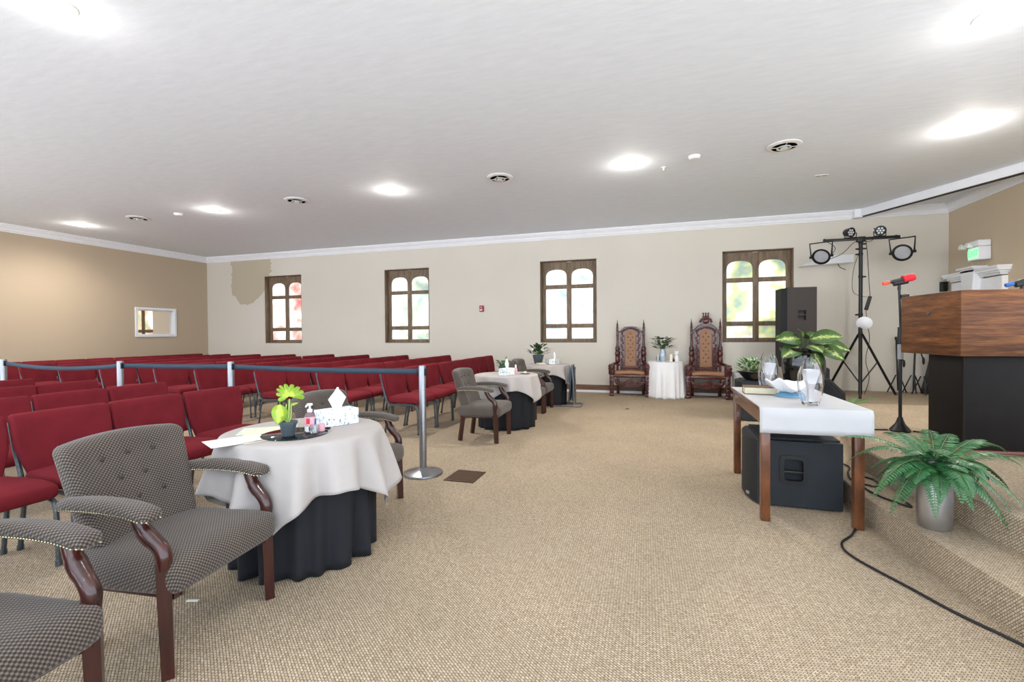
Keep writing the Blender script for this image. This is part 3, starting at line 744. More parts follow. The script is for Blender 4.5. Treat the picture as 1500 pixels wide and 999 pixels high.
for i, (x, y, w, rot) in enumerate(tabs):
    t = thing('round_table', 'small round pedestal table under the %s draped white and black cloths' % w, 'table', (x, y, 0), 0, 'round tables along the aisle')
    MB().lathe([(0.0, TH - 0.03), (0.395, TH - 0.03), (0.40, TH - 0.022), (0.40, TH - 0.008), (0.395, TH - 0.004), (0, TH - 0.004)], seg=48).build('tabletop', 'tablewood', t)
    MB().lathe([(0.0, 0.0), (0.2, 0.0), (0.19, 0.02), (0.04, 0.05), (0.035, TH - 0.05), (0.12, TH - 0.03)], seg=24).build('pedestal', 'blackmetal', t)
    c = round_skirt(0.405, TH, (13, 12, 11)[i], (0.036, 0.030, 0.028)[i], i * 1.3, flare=-0.035).build('tablecloth', 'black_cloth', None, solid=0.003, loc=(x, y, 0), smooth=60)
    tag(c, 'black floor length cloth over the %s round table' % w, 'tablecloth', 'black tablecloths')
    c = square_drape(0.418, (0.665, 0.595, 0.575)[i], TH + 0.005, (12, 11, 11)[i], (0.07, 0.05, 0.044)[i], rot, 0.7 + i).build('tablecloth', 'white_cloth', None, solid=0.003, loc=(x, y, 0), smooth=60)
    tag(c, 'ivory square top cloth with hanging corners over the %s round table' % w, 'tablecloth', 'ivory top cloths')
ZT = TH + 0.006
def tissue_box(x, y, rz, label, z=ZT, s=1.0):
    t = thing('tissue_box', label, 'tissue box', (x, y, z), rz, 'tissue boxes')
    MB().box((0, 0, 0.048 * s), (0.125 * s, 0.225 * s, 0.095 * s), None, 0.002, 1).build('carton', 'tbox', t)
    def f(u, v):
        w = (0.022 + 0.062 * (v / 0.5 if v < 0.5 else (1 - v) / 0.5)) * s * (1 - v ** 6) + 0.002
        yy = (u - 0.5) * 2 * w * 0.75 + 0.01 * v * s
        return (0.016 * s * sin(u * 9 + v * 3) * (1 - v * 0.4), yy, (0.09 + 0.135 * v) * s)
    MB().grid(f, 14, 12).build('tissue', 'tissue', t, solid=0.0015, smooth=60)
tissue_box(-1.86, 2.39, -0.45, 'white tissue box with grey leaf print and tall tissue on the closest table')
tissue_box(-1.88, 5.86, -0.3, 'tissue box in front of the small plant on the second table', s=0.95)
tissue_box(-1.72, 8.16, -0.2, 'tissue box on the farthest table', s=0.95)
# mirror disc, pot plant and small items on the closest table
o = MB().lathe([(0, 0), (0.168, 0), (0.17, 0.002), (0.17, 0.004), (0.167, 0.006), (0, 0.006)], seg=48).build('mirror_tray', 'mirror', None, loc=(-1.90, 2.09, ZT)); tag(o, 'round dark mirror tray under the small pot on the closest table', 'tray')
ZM = ZT + 0.007
pot = thing('potted_monstera', 'small lime green leaf plant in slate pot on the mirror tray', 'plant', (-1.885, 2.025, ZM), radians(10))
MB().lathe([(0.03, 0), (0.032, 0.004), (0.042, 0.062), (0.047, 0.064), (0.048, 0.078), (0.043, 0.078), (0.04, 0.066), (0.0, 0.066)], seg=28).build('pot', 'potgrey', pot)
st = MB(); st.tube(smoothpath([(0, 0, 0.06), (0.004, 0.0, 0.11), (0.002, 0.012, 0.195)]), 0.0042, 6); st.tube(smoothpath([(0, 0, 0.06), (-0.01, -0.02, 0.10), (-0.012, -0.052, 0.15)]), 0.0036, 6)
st.tube(smoothpath([(0, 0, 0.06), (0.004, 0.02, 0.10), (0.0, 0.03, 0.155)]), 0.0032, 6); st.tube(smoothpath([(0, 0, 0.06), (0.0, -0.018, 0.12), (0.0, -0.012, 0.17)]), 0.003, 6); st.build('stem', 'limestem', pot)
lf = MB(); lf.uv = lf.bm.loops.layers.uv.new('UVMap')
def lobed(b, c, nrm, upv, R, lobes, a0, a1):
    nrm = Vector(nrm).normalized(); upv = Vector(upv); sd = upv.cross(nrm).normalized(); upv = nrm.cross(sd).normalized(); c = Vector(c)
    n = lobes * 6; pts = []
    for i in range(n + 1):
        a = a0 + (a1 - a0) * i / n; ph = (i % 6) / 6
        r = R * (0.68 + 0.32 * abs(sin(pi * ph)) ** 0.5) if 0 < i < n else R * 0.6
        p = c + (sd * cos(a) + upv * sin(a)) * r + nrm * 0.012 * cos(2 * a)
        pts.append((b.bm.verts.new(p), (r / R, 0.5)))
    cv = b.bm.verts.new(c - nrm * 0.012)
    for p, q in zip(pts, pts[1:]):
        f = b.bm.faces.new((cv, p[0], q[0]))
        for lp, uv in zip(f.loops, ((0, 0), p[1], q[1])): lp[b.uv].uv = uv
lobed(lf, (0.004, 0.012, 0.215), (0.75, -0.45, 0.5), (0, 0, 1), 0.075, 9, -0.6, pi + 0.6)
lf.build('leaf', 'lime', pot, solid=0.001, smooth=60)
lf = MB(); lf.leaf((-0.012, -0.045, 0.175), (0.15, -0.45, -0.9), (0.8, -0.5, 0.3), 0.11, 0.085, 0.2, 8); lf.build('leaf', 'lime', pot, solid=0.001, smooth=60)
lf = MB(); lf.leaf((0.0, 0.03, 0.155), (0.2, 0.6, 0.3), (0.2, 0, 1), 0.05, 0.03, 0.4)
lf.build('leaf', 'lime', pot, solid=0.001, smooth=60)
bt = thing('sanitizer_bottle', 'clear pump bottle with red label beside the lime green plant', 'bottle', (-1.855, 2.155, ZM))
MB().lathe([(0.0, 0.0), (0.027, 0.0), (0.03, 0.004), (0.03, 0.085), (0.025, 0.1), (0.013, 0.108), (0.0, 0.108)], seg=24).build('body', 'gel', bt)
MB().lathe([(0.0306, 0.03), (0.0306, 0.082)], seg=24, cap=False).build('label_band', 'pink', bt)
b = MB(); b.box((0.012, -0.028, 0.06), (0.018, 0.006, 0.03), (0, 0, 0.4)); b.build('label_patch', 'labelred', bt, smooth=0)
b = MB(); b.box((0.028, 0.008, 0.052), (0.006, 0.018, 0.035), (0, 0, 0.25)); b.build('label_patch', 'labelblue', bt, smooth=0)
b = MB(); b.lathe([(0.014, 0.106), (0.014, 0.122), (0.006, 0.124), (0.005, 0.142), (0.016, 0.144), (0.015, 0.155), (0, 0.157)], seg=18); b.tube([(0, 0, 0.15), (0.01, -0.035, 0.149), (0.012, -0.045, 0.142)], 0.005, 8); b.build('pump', 'white', bt)
for k, (x, y, r, h, m_, lab) in enumerate(((-1.80, 2.12, 0.019, 0.045, 'gel', 'small clear glass votive in front of the pump bottle'), (-1.79, 2.17, 0.018, 0.04, 'pink', 'small pink votive cup on the mirror tray'))):
    o = MB().lathe([(0, 0), (r * 0.85, 0), (r, 0.004), (r, h), (r * 0.86, h), (r * 0.8, 0.006), (0, 0.006)], seg=18).build('votive_cup', m_, None, loc=(x, y, ZM)); tag(o, lab, 'cup')
o = MB().rbox((0, 0, 0.007), (0.03, 0.022, 0.014), 0.006, 3).build('black_clip', 'black', None, loc=(-1.785, 2.215, ZM)); tag(o, 'small black clip lying by the tissue box', 'clip')
def sheet(name, x, y, z, rz, w, l, m_, label, lines=True):
    o = MB().box((0, 0, 0.0008), (l, w, 0.0016)).build(name, m_, None, loc=(x, y, z), rotz=rz, smooth=0)
    if lines:
        b = MB()
        for k in range(7): b.box((0.02 - 0.0, (k - 3) * w * 0.1, 0.0018), (l * (0.5 if k % 3 else 0.35), 0.002, 0.0004))
        b.build('print_line', 'ink', o, smooth=0)
    tag(o, label, 'paper', 'papers on the closest table'); return o
sheet('paper_sheet', -2.075, 1.875, ZT + 0.001, radians(62), 0.20, 0.27, 'paper', 'white printed paper overhanging the near left edge of the closest table')
sheet('paper_folder', -2.125, 2.13, ZT + 0.001, radians(35), 0.21, 0.29, 'greenpaper', 'pale green folder lying behind the white paper on the closest table', False)
sheet('paper_sheet', -2.12, 2.10, ZT + 0.003, radians(52), 0.15, 0.22, 'cream', 'cream sheet lying on the pale green folder', False)
sheet('paper_slip', -1.95, 1.90, ZT + 0.001, radians(68), 0.03, 0.16, 'cream', 'narrow cream paper slip at the mirror tray edge', False)

# small plants on the other tables
def bush(root, n, zb, zr, L, W, m_, spread, seed, name='foliage', curl=0.5, up0=0.5, stemr=0.002):
    r = random.Random(seed); b = MB(); s = MB()
    for k in range(n):
        a = 2 * pi * k / n * 2.4 + r.uniform(-.3, .3); h = zb + zr * r.random(); e = up0 * r.uniform(0.3, 1.5)
        rad = spread * r.uniform(0.2, 1)
        p = Vector((rad * cos(a), rad * sin(a), h))
        s.tube(smoothpath([(0.2 * p.x, 0.2 * p.y, zb - 0.03), (0.5 * p.x, 0.5 * p.y, zb + (h - zb) * 0.7), p], 3), stemr, 5)
        b.leaf(p, (cos(a + r.uniform(-.4, .4)), sin(a), e), (0, 0, 1), L * r.uniform(0.7, 1.15), W * r.uniform(0.8, 1.15), curl * r.uniform(0.5, 1.3))
    s.build('stem', 'stem', root); b.build(name, m_, root, solid=0.0012, smooth=60)
p = thing('potted_plant', 'small leafy green plant behind the tissue box on the second table', 'plant', (-2.03, 6.16, ZT))
MB().lathe([(0.04, 0), (0.045, 0.01), (0.06, 0.085), (0.062, 0.095), (0.055, 0.095), (0.05, 0.08), (0, 0.08)], seg=24).build('pot', 'potgrey', p)
bush(p, 22, 0.09, 0.07, 0.085, 0.05, 'green', 0.07, 3)
b = MB(); b.tube(smoothpath([(0.01, 0.02, 0.09), (0.03, 0.06, 0.16), (0.02, 0.08, 0.2)]), 0.003, 5); b.leaf((0.02, 0.08, 0.2), (0.1, 0.6, 0.5), (1, 0, 0.3), 0.05, 0.025); b.leaf((0.025, 0.07, 0.18), (0.1, -0.6, 0.6), (1, 0, 0.3), 0.05, 0.025); b.build('sprout', 'green', p)
bt = thing('spray_bottle', 'small pink bottle beside the tissue box on the second table', 'bottle', (-1.80, 6.02, ZT))
MB().lathe([(0, 0), (0.02, 0), (0.022, 0.004), (0.022, 0.07), (0.012, 0.085), (0, 0.085)], seg=18).build('body', 'pink', bt)
MB().lathe([(0.011, 0.085), (0.011, 0.12), (0.006, 0.128), (0, 0.128)], seg=14).build('cap', 'white', bt)
o = MB().lathe([(0, 0), (0.05, 0), (0.075, 0.014), (0.072, 0.016), (0.048, 0.004), (0, 0.004)], seg=28).build('glass_dish', 'gel', None, loc=(-1.68, 6.06, ZT)); tag(o, 'small clear dish at the right of the second table', 'dish')
o = MB().lathe([(0, 0), (0.02, 0), (0.02, 0.03), (0.016, 0.03), (0, 0.028)], seg=14).build('tea_light', 'candle', None, loc=(-1.68, 6.06, ZT + 0.005)); tag(o, 'ivory tea light in the clear dish on the second table', 'candle')
p = thing('potted_plant', 'dark leaved plant with pale buds in grey pot on the farthest table', 'plant', (-2.03, 8.22, ZT))
MB().lathe([(0.06, 0), (0.07, 0.01), (0.1, 0.14), (0.102, 0.16), (0.092, 0.16), (0.085, 0.13), (0, 0.13)], seg=28).build('pot', 'potgrey', p)
bush(p, 46, 0.16, 0.17, 0.12, 0.06, 'darkleaf', 0.14, 8, up0=0.9)
b = MB()
for k in range(9):
    r = random.Random(k + 50); a = r.uniform(0, 6.28); b.sphere((0.1 * cos(a), 0.1 * sin(a), 0.24 + 0.1 * r.random()), 0.017, (1, 1, 1.2), 8, 6)
b.build('bud', 'petal', p)
o = MB().lathe([(0, 0), (0.028, 0), (0.033, 0.1), (0.030, 0.1), (0.026, 0.006), (0, 0.006)], seg=18).build('drinking_glass', 'gel', None, loc=(-1.84, 8.12, ZT)); tag(o, 'clear tumbler beside the plant on the farthest table', 'glass')
o = MB().box((0, 0, 0.0125), (0.13, 0.19, 0.025), None, 0.003).build('closed_book', 'page', None, loc=(-1.93, 8.02, ZT), rotz=0.5); tag(o, 'small closed book on the farthest table', 'book')
# folded tray rack beside the farthest table
t = thing('folded_rack', 'dark blue folded panel on a chrome U-shaped foot beside the farthest table', 'rack', (-1.33, 8.02, 0), radians(4))
b = MB(); b.box((-0.06, 0, 0.40), (0.03, 0.34, 0.62), (0, radians(4), 0), 0.008); b.box((-0.015, 0, 0.38), (0.02, 0.30, 0.56), (0, radians(2), 0), 0.006); b.build('panel', 'skirtblue', t)
b = MB()
for s in (-1, 1): b.tube(smoothpath([(-0.10, 0.17 * s, 0.015), (0.0, 0.17 * s, 0.015), (0.0, 0.17 * s, 0.02), (-0.005, 0.17 * s, 0.35), (-0.03, 0.17 * s, 0.70)], 4), 0.011, 8)
b.tube([(-0.03, -0.17, 0.70), (-0.03, 0.17, 0.70)], 0.011, 8); b.build('upright', 'chrome', t)
b = MB(); b.tube(smoothpath([(-0.34, -0.19, 0.014), (0.0, -0.19, 0.014), (0.10, -0.185, 0.014), (0.115, -0.15, 0.014), (0.115, 0.15, 0.014), (0.10, 0.185, 0.014), (0.0, 0.19, 0.014), (-0.34, 0.19, 0.014)], 5), 0.013, 8); b.build('foot', 'chrome', t)

# ------------------------------------------------------------------ rope posts
posts = [(-1.99, 3.732, 'chrome rope post standing at the open aisle near the floor register'), (-4.393, 3.911, 'chrome rope post second from the aisle'),
         (-5.878, 3.777, 'chrome rope post third from the aisle'), (-8.119, 3.836, 'chrome rope post at the left edge of the picture')]
ps = []
for k, (x, y, lab) in enumerate(posts):
    t = thing('stanchion', lab, 'rope post', (x, y, 0), 0, 'rope barrier posts'); ps.append(t)
    MB().lathe([(0, 0), (0.17, 0), (0.174, 0.006), (0.172, 0.018), (0.15, 0.026), (0.09, 0.036), (0.05, 0.052), (0.038, 0.06), (0, 0.06)], seg=48).build('base', 'chrome', t)
    MB().lathe([(0.032, 0.05), (0.032, 0.965), (0.030, 0.972), (0, 0.972)], seg=28).build('pole', 'chrome', t)
    b = MB()
    for s in (-1, 1): MB().box((0.034 * s, 0, 0.918), (0.016, 0.034, 0.066), None, 0.003).build('belt_clip', 'blackmetal', t)
for k in range(3):
    a = Vector(posts[k][:2]); c = Vector(posts[k + 1][:2]); d = c - a; nrm = Vector((-d.y, d.x)).normalized()
    sag = [0.012, 0.004, 0.05][k]
    def f(u, v, d=d, sag=sag):
        t = 0.015 + 0.97 * u
        return (d.x * t, d.y * t + 0.004 * sin(9 * u), 0.895 + 0.05 * v - sag * 4 * u * (1 - u))
    MB().grid(f, 30, 2).build('belt', 'belt', ps[k], solid=0.002, smooth=60)

# floor register, floor outlet, scrap
t = thing('floor_register', 'brown metal floor register set in the carpet beside the rope post', 'floor vent', (-1.595, 3.76, 0), radians(0))
b = MB(); b.ring([(-0.135, -0.155), (0.135, -0.155), (0.135, 0.155), (-0.135, 0.155)], [(-0.11, -0.13), (0.11, -0.13), (0.11, 0.13), (-0.11, 0.13)], 0.007); b.build('rim', 'bronze', t, smooth=0)
b = MB()
for k in range(13): b.box((0, -0.12 + 0.02 * k, 0.004), (0.22, 0.007, 0.004), (0.5, 0, 0))
b.box((0, 0, 0.004), (0.008, 0.26, 0.005)); b.build('louvre', 'bronze', t, smooth=0)
MB().box((0, 0, 0.001), (0.22, 0.26, 0.002)).build('duct', 'black', t, smooth=0)
o = MB().lathe([(0, 0), (0.035, 0), (0.033, 0.005), (0, 0.006)], seg=18).build('floor_outlet', 'bronze', None, loc=(-0.434, 7.85, 0)); tag(o, 'small dark round outlet cover in the open carpet', 'outlet')
o = MB().box((0, 0, 0.002), (0.05, 0.014, 0.003), (0.05, 0.1, 0)).build('paper_scrap', 'paper', None, loc=(-2.087, 1.63, 0.002), rotz=0.5, smooth=0); tag(o, 'tiny white scrap on the carpet under the near armchair', 'scrap')

# ------------------------------------------------------------------ throne chairs
def throne(x, y, crest, label):
    t = thing('throne_chair', label, 'chair', (x, y, 0), 0, 'carved throne chairs')
    for s in (-1, 1):
        b = MB(); b.box((0.345 * s, 0.045, 0.03), (0.095, 0.09, 0.06), None, 0.015); b.box((0.345 * s, 0.045, 0.24), (0.08, 0.08, 0.38), None, 0.012)
        for z in (0.09, 0.16, 0.23, 0.30, 0.37): b.sphere((0.345 * s, 0.005, z), 0.03, (0.9, 0.5, 0.9), 10, 6)
        b.build('leg', 'carved', t)
        b = MB(); b.box((0.345 * s, 0.05, 0.53), (0.12, 0.11, 0.22), None, 0.03, 3); b.sphere((0.345 * s, 0.0, 0.57), 0.05, (1, 0.7, 1), 12, 8); b.sphere((0.345 * s, -0.02, 0.54), 0.026, (1, 1, 0.9), 10, 6)
        for q in (-1, 1): b.sphere((0.345 * s + 0.03 * q, -0.025, 0.60), 0.013, (1, 1, 1), 8, 6)
        for q in range(9): a = q * 0.7; b.sphere((0.345 * s + 0.055 * cos(a), 0.01, 0.57 + 0.06 * sin(a)), 0.018, (1, 1, 1), 8, 6)
        b.build('arm_post', 'carved', t)
        b = MB(); b.tube(smoothpath([(0.345 * s, 0.08, 0.615), (0.33 * s, 0.22, 0.622), (0.27 * s, 0.40, 0.64), (0.255 * s, 0.43, 0.66)], 4), [0.03] * 13, 8); b.build('arm_rail', 'carved', t)
        b = MB(); b.box((0.25 * s, 0.44, 0.22), (0.06, 0.06, 0.44), None, 0.008); b.build('leg', 'carved', t)
        b = MB(); b.lathe([(0.02, 0.42), (0.024, 0.55), (0.022, 0.63), (0.036, 0.645), (0.046, 0.67), (0.046, 0.75), (0.036, 0.77), (0.05, 0.80), (0.05, 0.86), (0.038, 0.88), (0.044, 0.90), (0.044, 0.95), (0.03, 0.98), (0.024, 1.0), (0.02, 1.18), (0.025, 1.2), (0.021, 1.24), (0.024, 1.37), (0.012, 1.385), (0.021, 1.40), (0.018, 1.43), (0.008, 1.47), (0.004, 1.52), (0, 1.525)], (0.262 * s, 0.45, 0), 16); b.build('back_post', 'carved', t)
    b = MB(); b.box((0, 0.045, 0.40), (0.66, 0.05, 0.06), None, 0.012)
    for s in (-1, 1): b.box((0.30 * s, 0.24, 0.40), (0.05, 0.40, 0.06), (0, 0, 0.2 * s), 0.01)
    b.box((0, 0.44, 0.40), (0.5, 0.05, 0.06)); b.build('seat_rail', 'carved', t)
    MB().rbox((0, 0.235, 0.455), (0.60, 0.42, 0.075), 0.03, 8, warp=lambda X, Y, Z: (X * (1 - 0.3 * (Y + 0.21)), Y, Z + 0.015 * (1 - (X / 0.3) ** 2))).build('seat', 'tan', t)
    # carved apron swag
    poly = [(-0.30, 0.36), (-0.29, 0.28)] + [(-0.29 + 0.58 * k / 16, 0.265 - 0.075 * sin(pi * k / 16) - 0.018 * abs(sin(pi * k / 2.7))) for k in range(1, 16)] + [(0.29, 0.28), (0.30, 0.36)]
    top = [(0.22 - 0.44 * k / 10, 0.335 - 0.05 * (1 - ((k - 5) / 5) ** 2) * 0.0 + 0.015 * sin(k * 1.9) - 0.05 * (0 if k in (4, 5, 6) else 1)) for k in range(11)]
    b = MB(); b.prism(poly + top, 0.035, Matrix.Translation((0, 0.07, 0)) @ XZ)
    rr = random.Random(5)
    for k in range(34):
        u = rr.uniform(-0.27, 0.27); zz = 0.30 - 0.09 * (1 - (u / 0.29) ** 2) * rr.random() - 0.01
        b.sphere((u, 0.03, zz), rr.uniform(0.012, 0.024), (1.2, 0.7, 0.8), 8, 6)
    b.build('apron', 'carved', t)
    # back frame ring
    def outline(hw, z0, z1, ch):
        pts = [(-hw, z0), (0, z0 - 0.012), (hw, z0), (hw * 1.0, (z0 + z1) / 2), (hw * 1.02, z1 - ch)]
        pts += [(hw * 0.86, z1 - ch * 0.45), (hw * 0.58, z1 - ch * 0.08), (0, z1), (-hw * 0.58, z1 - ch * 0.08), (-hw * 0.86, z1 - ch * 0.45)]
        pts += [(-hw * 1.02, z1 - ch), (-hw, (z0 + z1) / 2)]
        return pts
    lean = Matrix.Translation((0, 0.46, 0)) @ XZ
    b = MB(); b.ring(outline(0.205, 0.49, 1.39, 0.14), outline(0.115, 0.57, 1.315, 0.12), 0.045, lean)
    for s in (-1, 1):
        for k in range(17): 
            z = 0.52 + 0.048 * k; b.sphere((s * (0.162 + 0.018 * sin(k * 2.1)), 0.415, z), 0.022, (0.95, 0.6, 1.05), 8, 6)
        b.tube(smoothpath([(0.20 * s, 0.44, 1.27), (0.23 * s, 0.44, 1.275), (0.262 * s, 0.45, 1.255)], 3), 0.02, 8)
        b.tube(smoothpath([(0.20 * s, 0.44, 0.60), (0.262 * s, 0.45, 0.58)], 3), 0.018, 8)
    for k in range(11): a = -1 + 2 * k / 10; b.sphere((0.165 * a, 0.415, 1.35 - 0.07 * a * a), 0.024, (1.1, 0.6, 0.9), 8, 6); b.sphere((0.17 * a, 0.415, 0.53), 0.022, (1.1, 0.6, 0.9), 8, 6)
    b.build('back_frame', 'carved', t)
    BT = [(0, 1.235), (-0.045, 1.165), (0.045, 1.165), (0, 1.10), (-0.045, 1.03), (0.045, 1.03), (0, 0.96), (-0.045, 0.89), (0.045, 0.89), (0, 0.82), (0, 0.68), (-0.045, 0.75), (0.045, 0.75)]
    def wc(X, Y, Z):
        d = 0
        for bx, bz in BT: d += 0.016 * math.exp(-((X - bx) ** 2 + (Z + 0.94 - bz) ** 2) / 0.0007)
        return (X * (1 - 0.45 * max(0, (Z - 0.29) / 0.09) ** 2 * 0.6), Y + (d if Y < 0 else 0), Z)
    MB().rbox((0, 0.44, 0.94), (0.235, 0.05, 0.76), 0.02, 22, warp=wc).build('back_cushion', 'tan', t)
    for bx, bz in BT: MB().sphere((bx, 0.424, bz), 0.017, (1, 0.5, 1), 8, 6).build('button', M['bookcover'], t)
    if crest:
        b = MB(); poly = []
        for k in range(29):
            a = 2 * pi * k / 28; poly.append((0.115 * cos(a) * (1 + 0.08 * cos(6 * a)), 1.465 + 0.078 * sin(a) * (1 + 0.08 * cos(6 * a))))
        b.prism(poly[:-1], 0.04, Matrix.Translation((0, 0.46, 0)) @ XZ); b.sphere((0, 0.41, 1.47), 0.055, (1.1, 0.4, 1), 12, 8)
        for s in (-1, 1):
            b.tube(smoothpath([(0.05 * s, 0.44, 1.40), (0.13 * s, 0.44, 1.37), (0.19 * s, 0.44, 1.30), (0.25 * s, 0.44, 1.25)], 4), 0.024, 8)
            for k in range(6): b.sphere((s * 0.10 * cos(k * 0.5), 0.415, 1.465 + 0.07 * sin(k * 0.5)), 0.022, (1, 0.6, 1), 8, 6)
        b.build('crest', 'carved', t)
        b = MB(); b.box((0, 0.44, 1.55), (0.13, 0.045, 0.03), None, 0.01)
        for q in (-1, 0, 1): b.tube([(0.04 * q, 0.44, 1.55), (0.045 * q, 0.44, 1.61)], [0.018, 0.009], 8); b.sphere((0.047 * q, 0.44, 1.622), 0.018, (1, 1, 1), 10, 6)
        b.build('crown_ornament', 'carved', t)
throne(-0.475, 9.36, False, 'carved mahogany throne chair with plain arched top, left of the white draped table')
throne(0.955, 9.36, True, 'carved mahogany throne chair with crown crest, right of the white draped table')

# white table between the thrones
t = thing('side_table', 'small round side table hidden under the white cloth between the thrones', 'table', (0.20, 9.50, 0))
MB().lathe([(0, 0.66), (0.325, 0.66), (0.33, 0.67), (0.33, 0.69), (0, 0.69)], seg=36).build('tabletop', 'blackmetal', t); MB().lathe([(0, 0), (0.16, 0), (0.15, 0.02), (0.03, 0.05), (0.03, 0.67)], seg=20).build('pedestal', 'blackmetal', t)
M['bright_linen'] = mat('bright_white_linen', (242, 242, 244), 0.85, var=0.02, bump=0.15, bscale=140)
c = round_skirt(0.335, 0.695, 11, 0.034, 0.6, flare=0.015).build('tablecloth', 'bright_linen', None, solid=0.003, loc=(0.20, 9.50, 0), smooth=60); tag(c, 'white floor length cloth on the round table between the thrones', 'tablecloth')
ZV = 0.697
v = thing('flower_vase', 'pearly vase of green leaves and white flowers between the thrones', 'vase', (0.15, 9.42, ZV))
MB().lathe([(0, 0), (0.045, 0), (0.062, 0.05), (0.068, 0.11), (0.056, 0.18), (0.042, 0.225), (0.05, 0.245), (0.045, 0.245), (0.038, 0.22), (0.0, 0.2)], seg=28).build('vase', 'vaseblue', v)
bush(v, 80, 0.25, 0.20, 0.11, 0.052, 'darkleaf', 0.19, 21, up0=0.6)
b = MB(); rr = random.Random(9)
for k in range(10):
    a = rr.uniform(0, 6.28); q = rr.uniform(0.05, 0.17); c = Vector((q * cos(a), q * sin(a), 0.33 + 0.12 * rr.random()))
    for j in range(5): b.sphere(c + Vector((0.014 * cos(j * 1.257), 0.014 * sin(j * 1.257), 0)), 0.015, (1, 1, 0.7), 7, 5)
b.build('flower', 'petal', v)
o = MB().lathe([(0, 0), (0.03, 0), (0.03, 0.135), (0.026, 0.14), (0.004, 0.138), (0.003, 0.15), (0, 0.15)], seg=20).build('pillar_candle', 'candle', None, loc=(0.30, 9.38, ZV)); tag(o, 'ivory pillar candle right of the pearly vase', 'candle')
t = thing('candle_holder', 'clear glass holder with a candle left of the pearly vase', 'candle', (0.06, 9.38, ZV))
MB().lathe([(0, 0), (0.028, 0), (0.034, 0.06), (0.028, 0.10), (0.026, 0.10), (0.03, 0.06), (0.025, 0.006), (0, 0.006)], seg=18).build('cup', 'gel', t)
MB().lathe([(0, 0.007), (0.014, 0.007), (0.012, 0.10), (0.003, 0.13), (0, 0.135)], seg=12).build('taper', 'candle', t)
t = thing('figurine', 'white figurine with round head at the right of the white draped table', 'figurine', (0.40, 9.42, ZV))
b = MB(); b.lathe([(0, 0), (0.05, 0), (0.055, 0.04), (0.04, 0.10), (0.02, 0.12), (0, 0.12)], seg=18); b.build('body', 'ceramic', t)
b = MB(); b.sphere((0, 0, 0.155), 0.042, (1, 0.9, 1), 14, 10); b.sphere((0.02, 0.0, 0.19), 0.018, (1, 1, 1), 8, 6); b.sphere((-0.025, 0, 0.19), 0.018, (1, 1, 1), 8, 6); b.build('head', 'ceramic', t)
o = MB().lathe([(0, 0), (0.018, 0), (0.018, 0.04), (0.007, 0.055), (0.007, 0.075), (0, 0.076)], seg=14).build('small_bottle', 'amber', None, loc=(0.345, 9.34, ZV)); tag(o, 'small dark bottle beside the ivory candle', 'bottle')

# wall items
t = thing('fire_alarm_pull', 'small red fire alarm pull box on the far wall', 'fire alarm', (-3.755, D, 1.83))
MB().box((0, -0.015, 0), (0.10, 0.05, 0.14), None, 0.006).build('housing', 'redplastic', t); MB().box((-0.005, -0.046, -0.03), (0.06, 0.012, 0.03), None, 0.003).build('handle', 'white', t); MB().box((-0.005, -0.042, 0.03), (0.035, 0.006, 0.03)).build('label_plate', 'pink', t, smooth=0)
t = thing('wall_shelf', 'white wedge-ended wall shelf behind the light stand', 'shelf', (2.98, D, 2.46))
b = MB(); b.prism([(-0.41, -0.01), (0.40, 0.02), (0.40, 0.155), (-0.10, 0.155)], 0.24, XZ); b.build('board', 'white', t, smooth=0)
b = MB(); b.tube(smoothpath([(0.18, -0.15, 0.03), (0.20, -0.18, -0.05), (0.26, -0.19, -0.09), (0.30, -0.15, -0.10)]), 0.006, 6); b.build('cord', 'cable', t)
# exit sign with emergency lamps
t = thing('exit_sign', 'white lit EXIT sign with two emergency lamps above the doorway', 'exit sign', (XR, 8.96, 2.33))
MB().box((-0.085, 0, 0.10), (0.15, 0.26, 0.20), None, 0.006).build('housing', 'white', t)
b = MB(); b.box((-0.09, 0.0, 0.25), (0.155, 0.27, 0.09), None, 0.01); b.build('battery_box', 'white', t)
MB().box((-0.162, 0.0, 0.10), (0.004, 0.235, 0.17)).build('face', 'exitface', t, smooth=0)
cu = bpy.data.curves.new('exit_text', 'FONT'); cu.body = 'EXIT'; cu.size = 0.128; cu.align_x = 'CENTER'; cu.align_y = 'CENTER'; cu.extrude = 0.001; cu.space_character = 0.95
to = bpy.data.objects.new('tmp_text', cu); COL.objects.link(to); bpy.context.view_layer.update()
me = bpy.data.meshes.new_from_object(to.evaluated_get(bpy.context.evaluated_depsgraph_get())); bpy.data.objects.remove(to)
me.materials.clear(); me.materials.append(M['exitgreen'])
lo = bpy.data.objects.new('lettering', me); COL.objects.link(lo); lo.parent = t
lo.matrix_local = Matrix(((0, 0, -1, -0.166), (-1, 0, 0, 0.0), (0, 1, 0, 0.10), (0, 0, 0, 1)))
for s in (0.02, 0.17):
    b = MB(); R = Matrix.Rotation(radians(-75), 4, 'Y')
    mt = Matrix.Translation((-0.19, s, 0.225)) @ R; b.lathe([(0.02, -0.03), (0.03, 0.0), (0.042, 0.05), (0.038, 0.052), (0.0, 0.04)], seg=18, mt=mt); b.build('lamp_head', 'white', t)

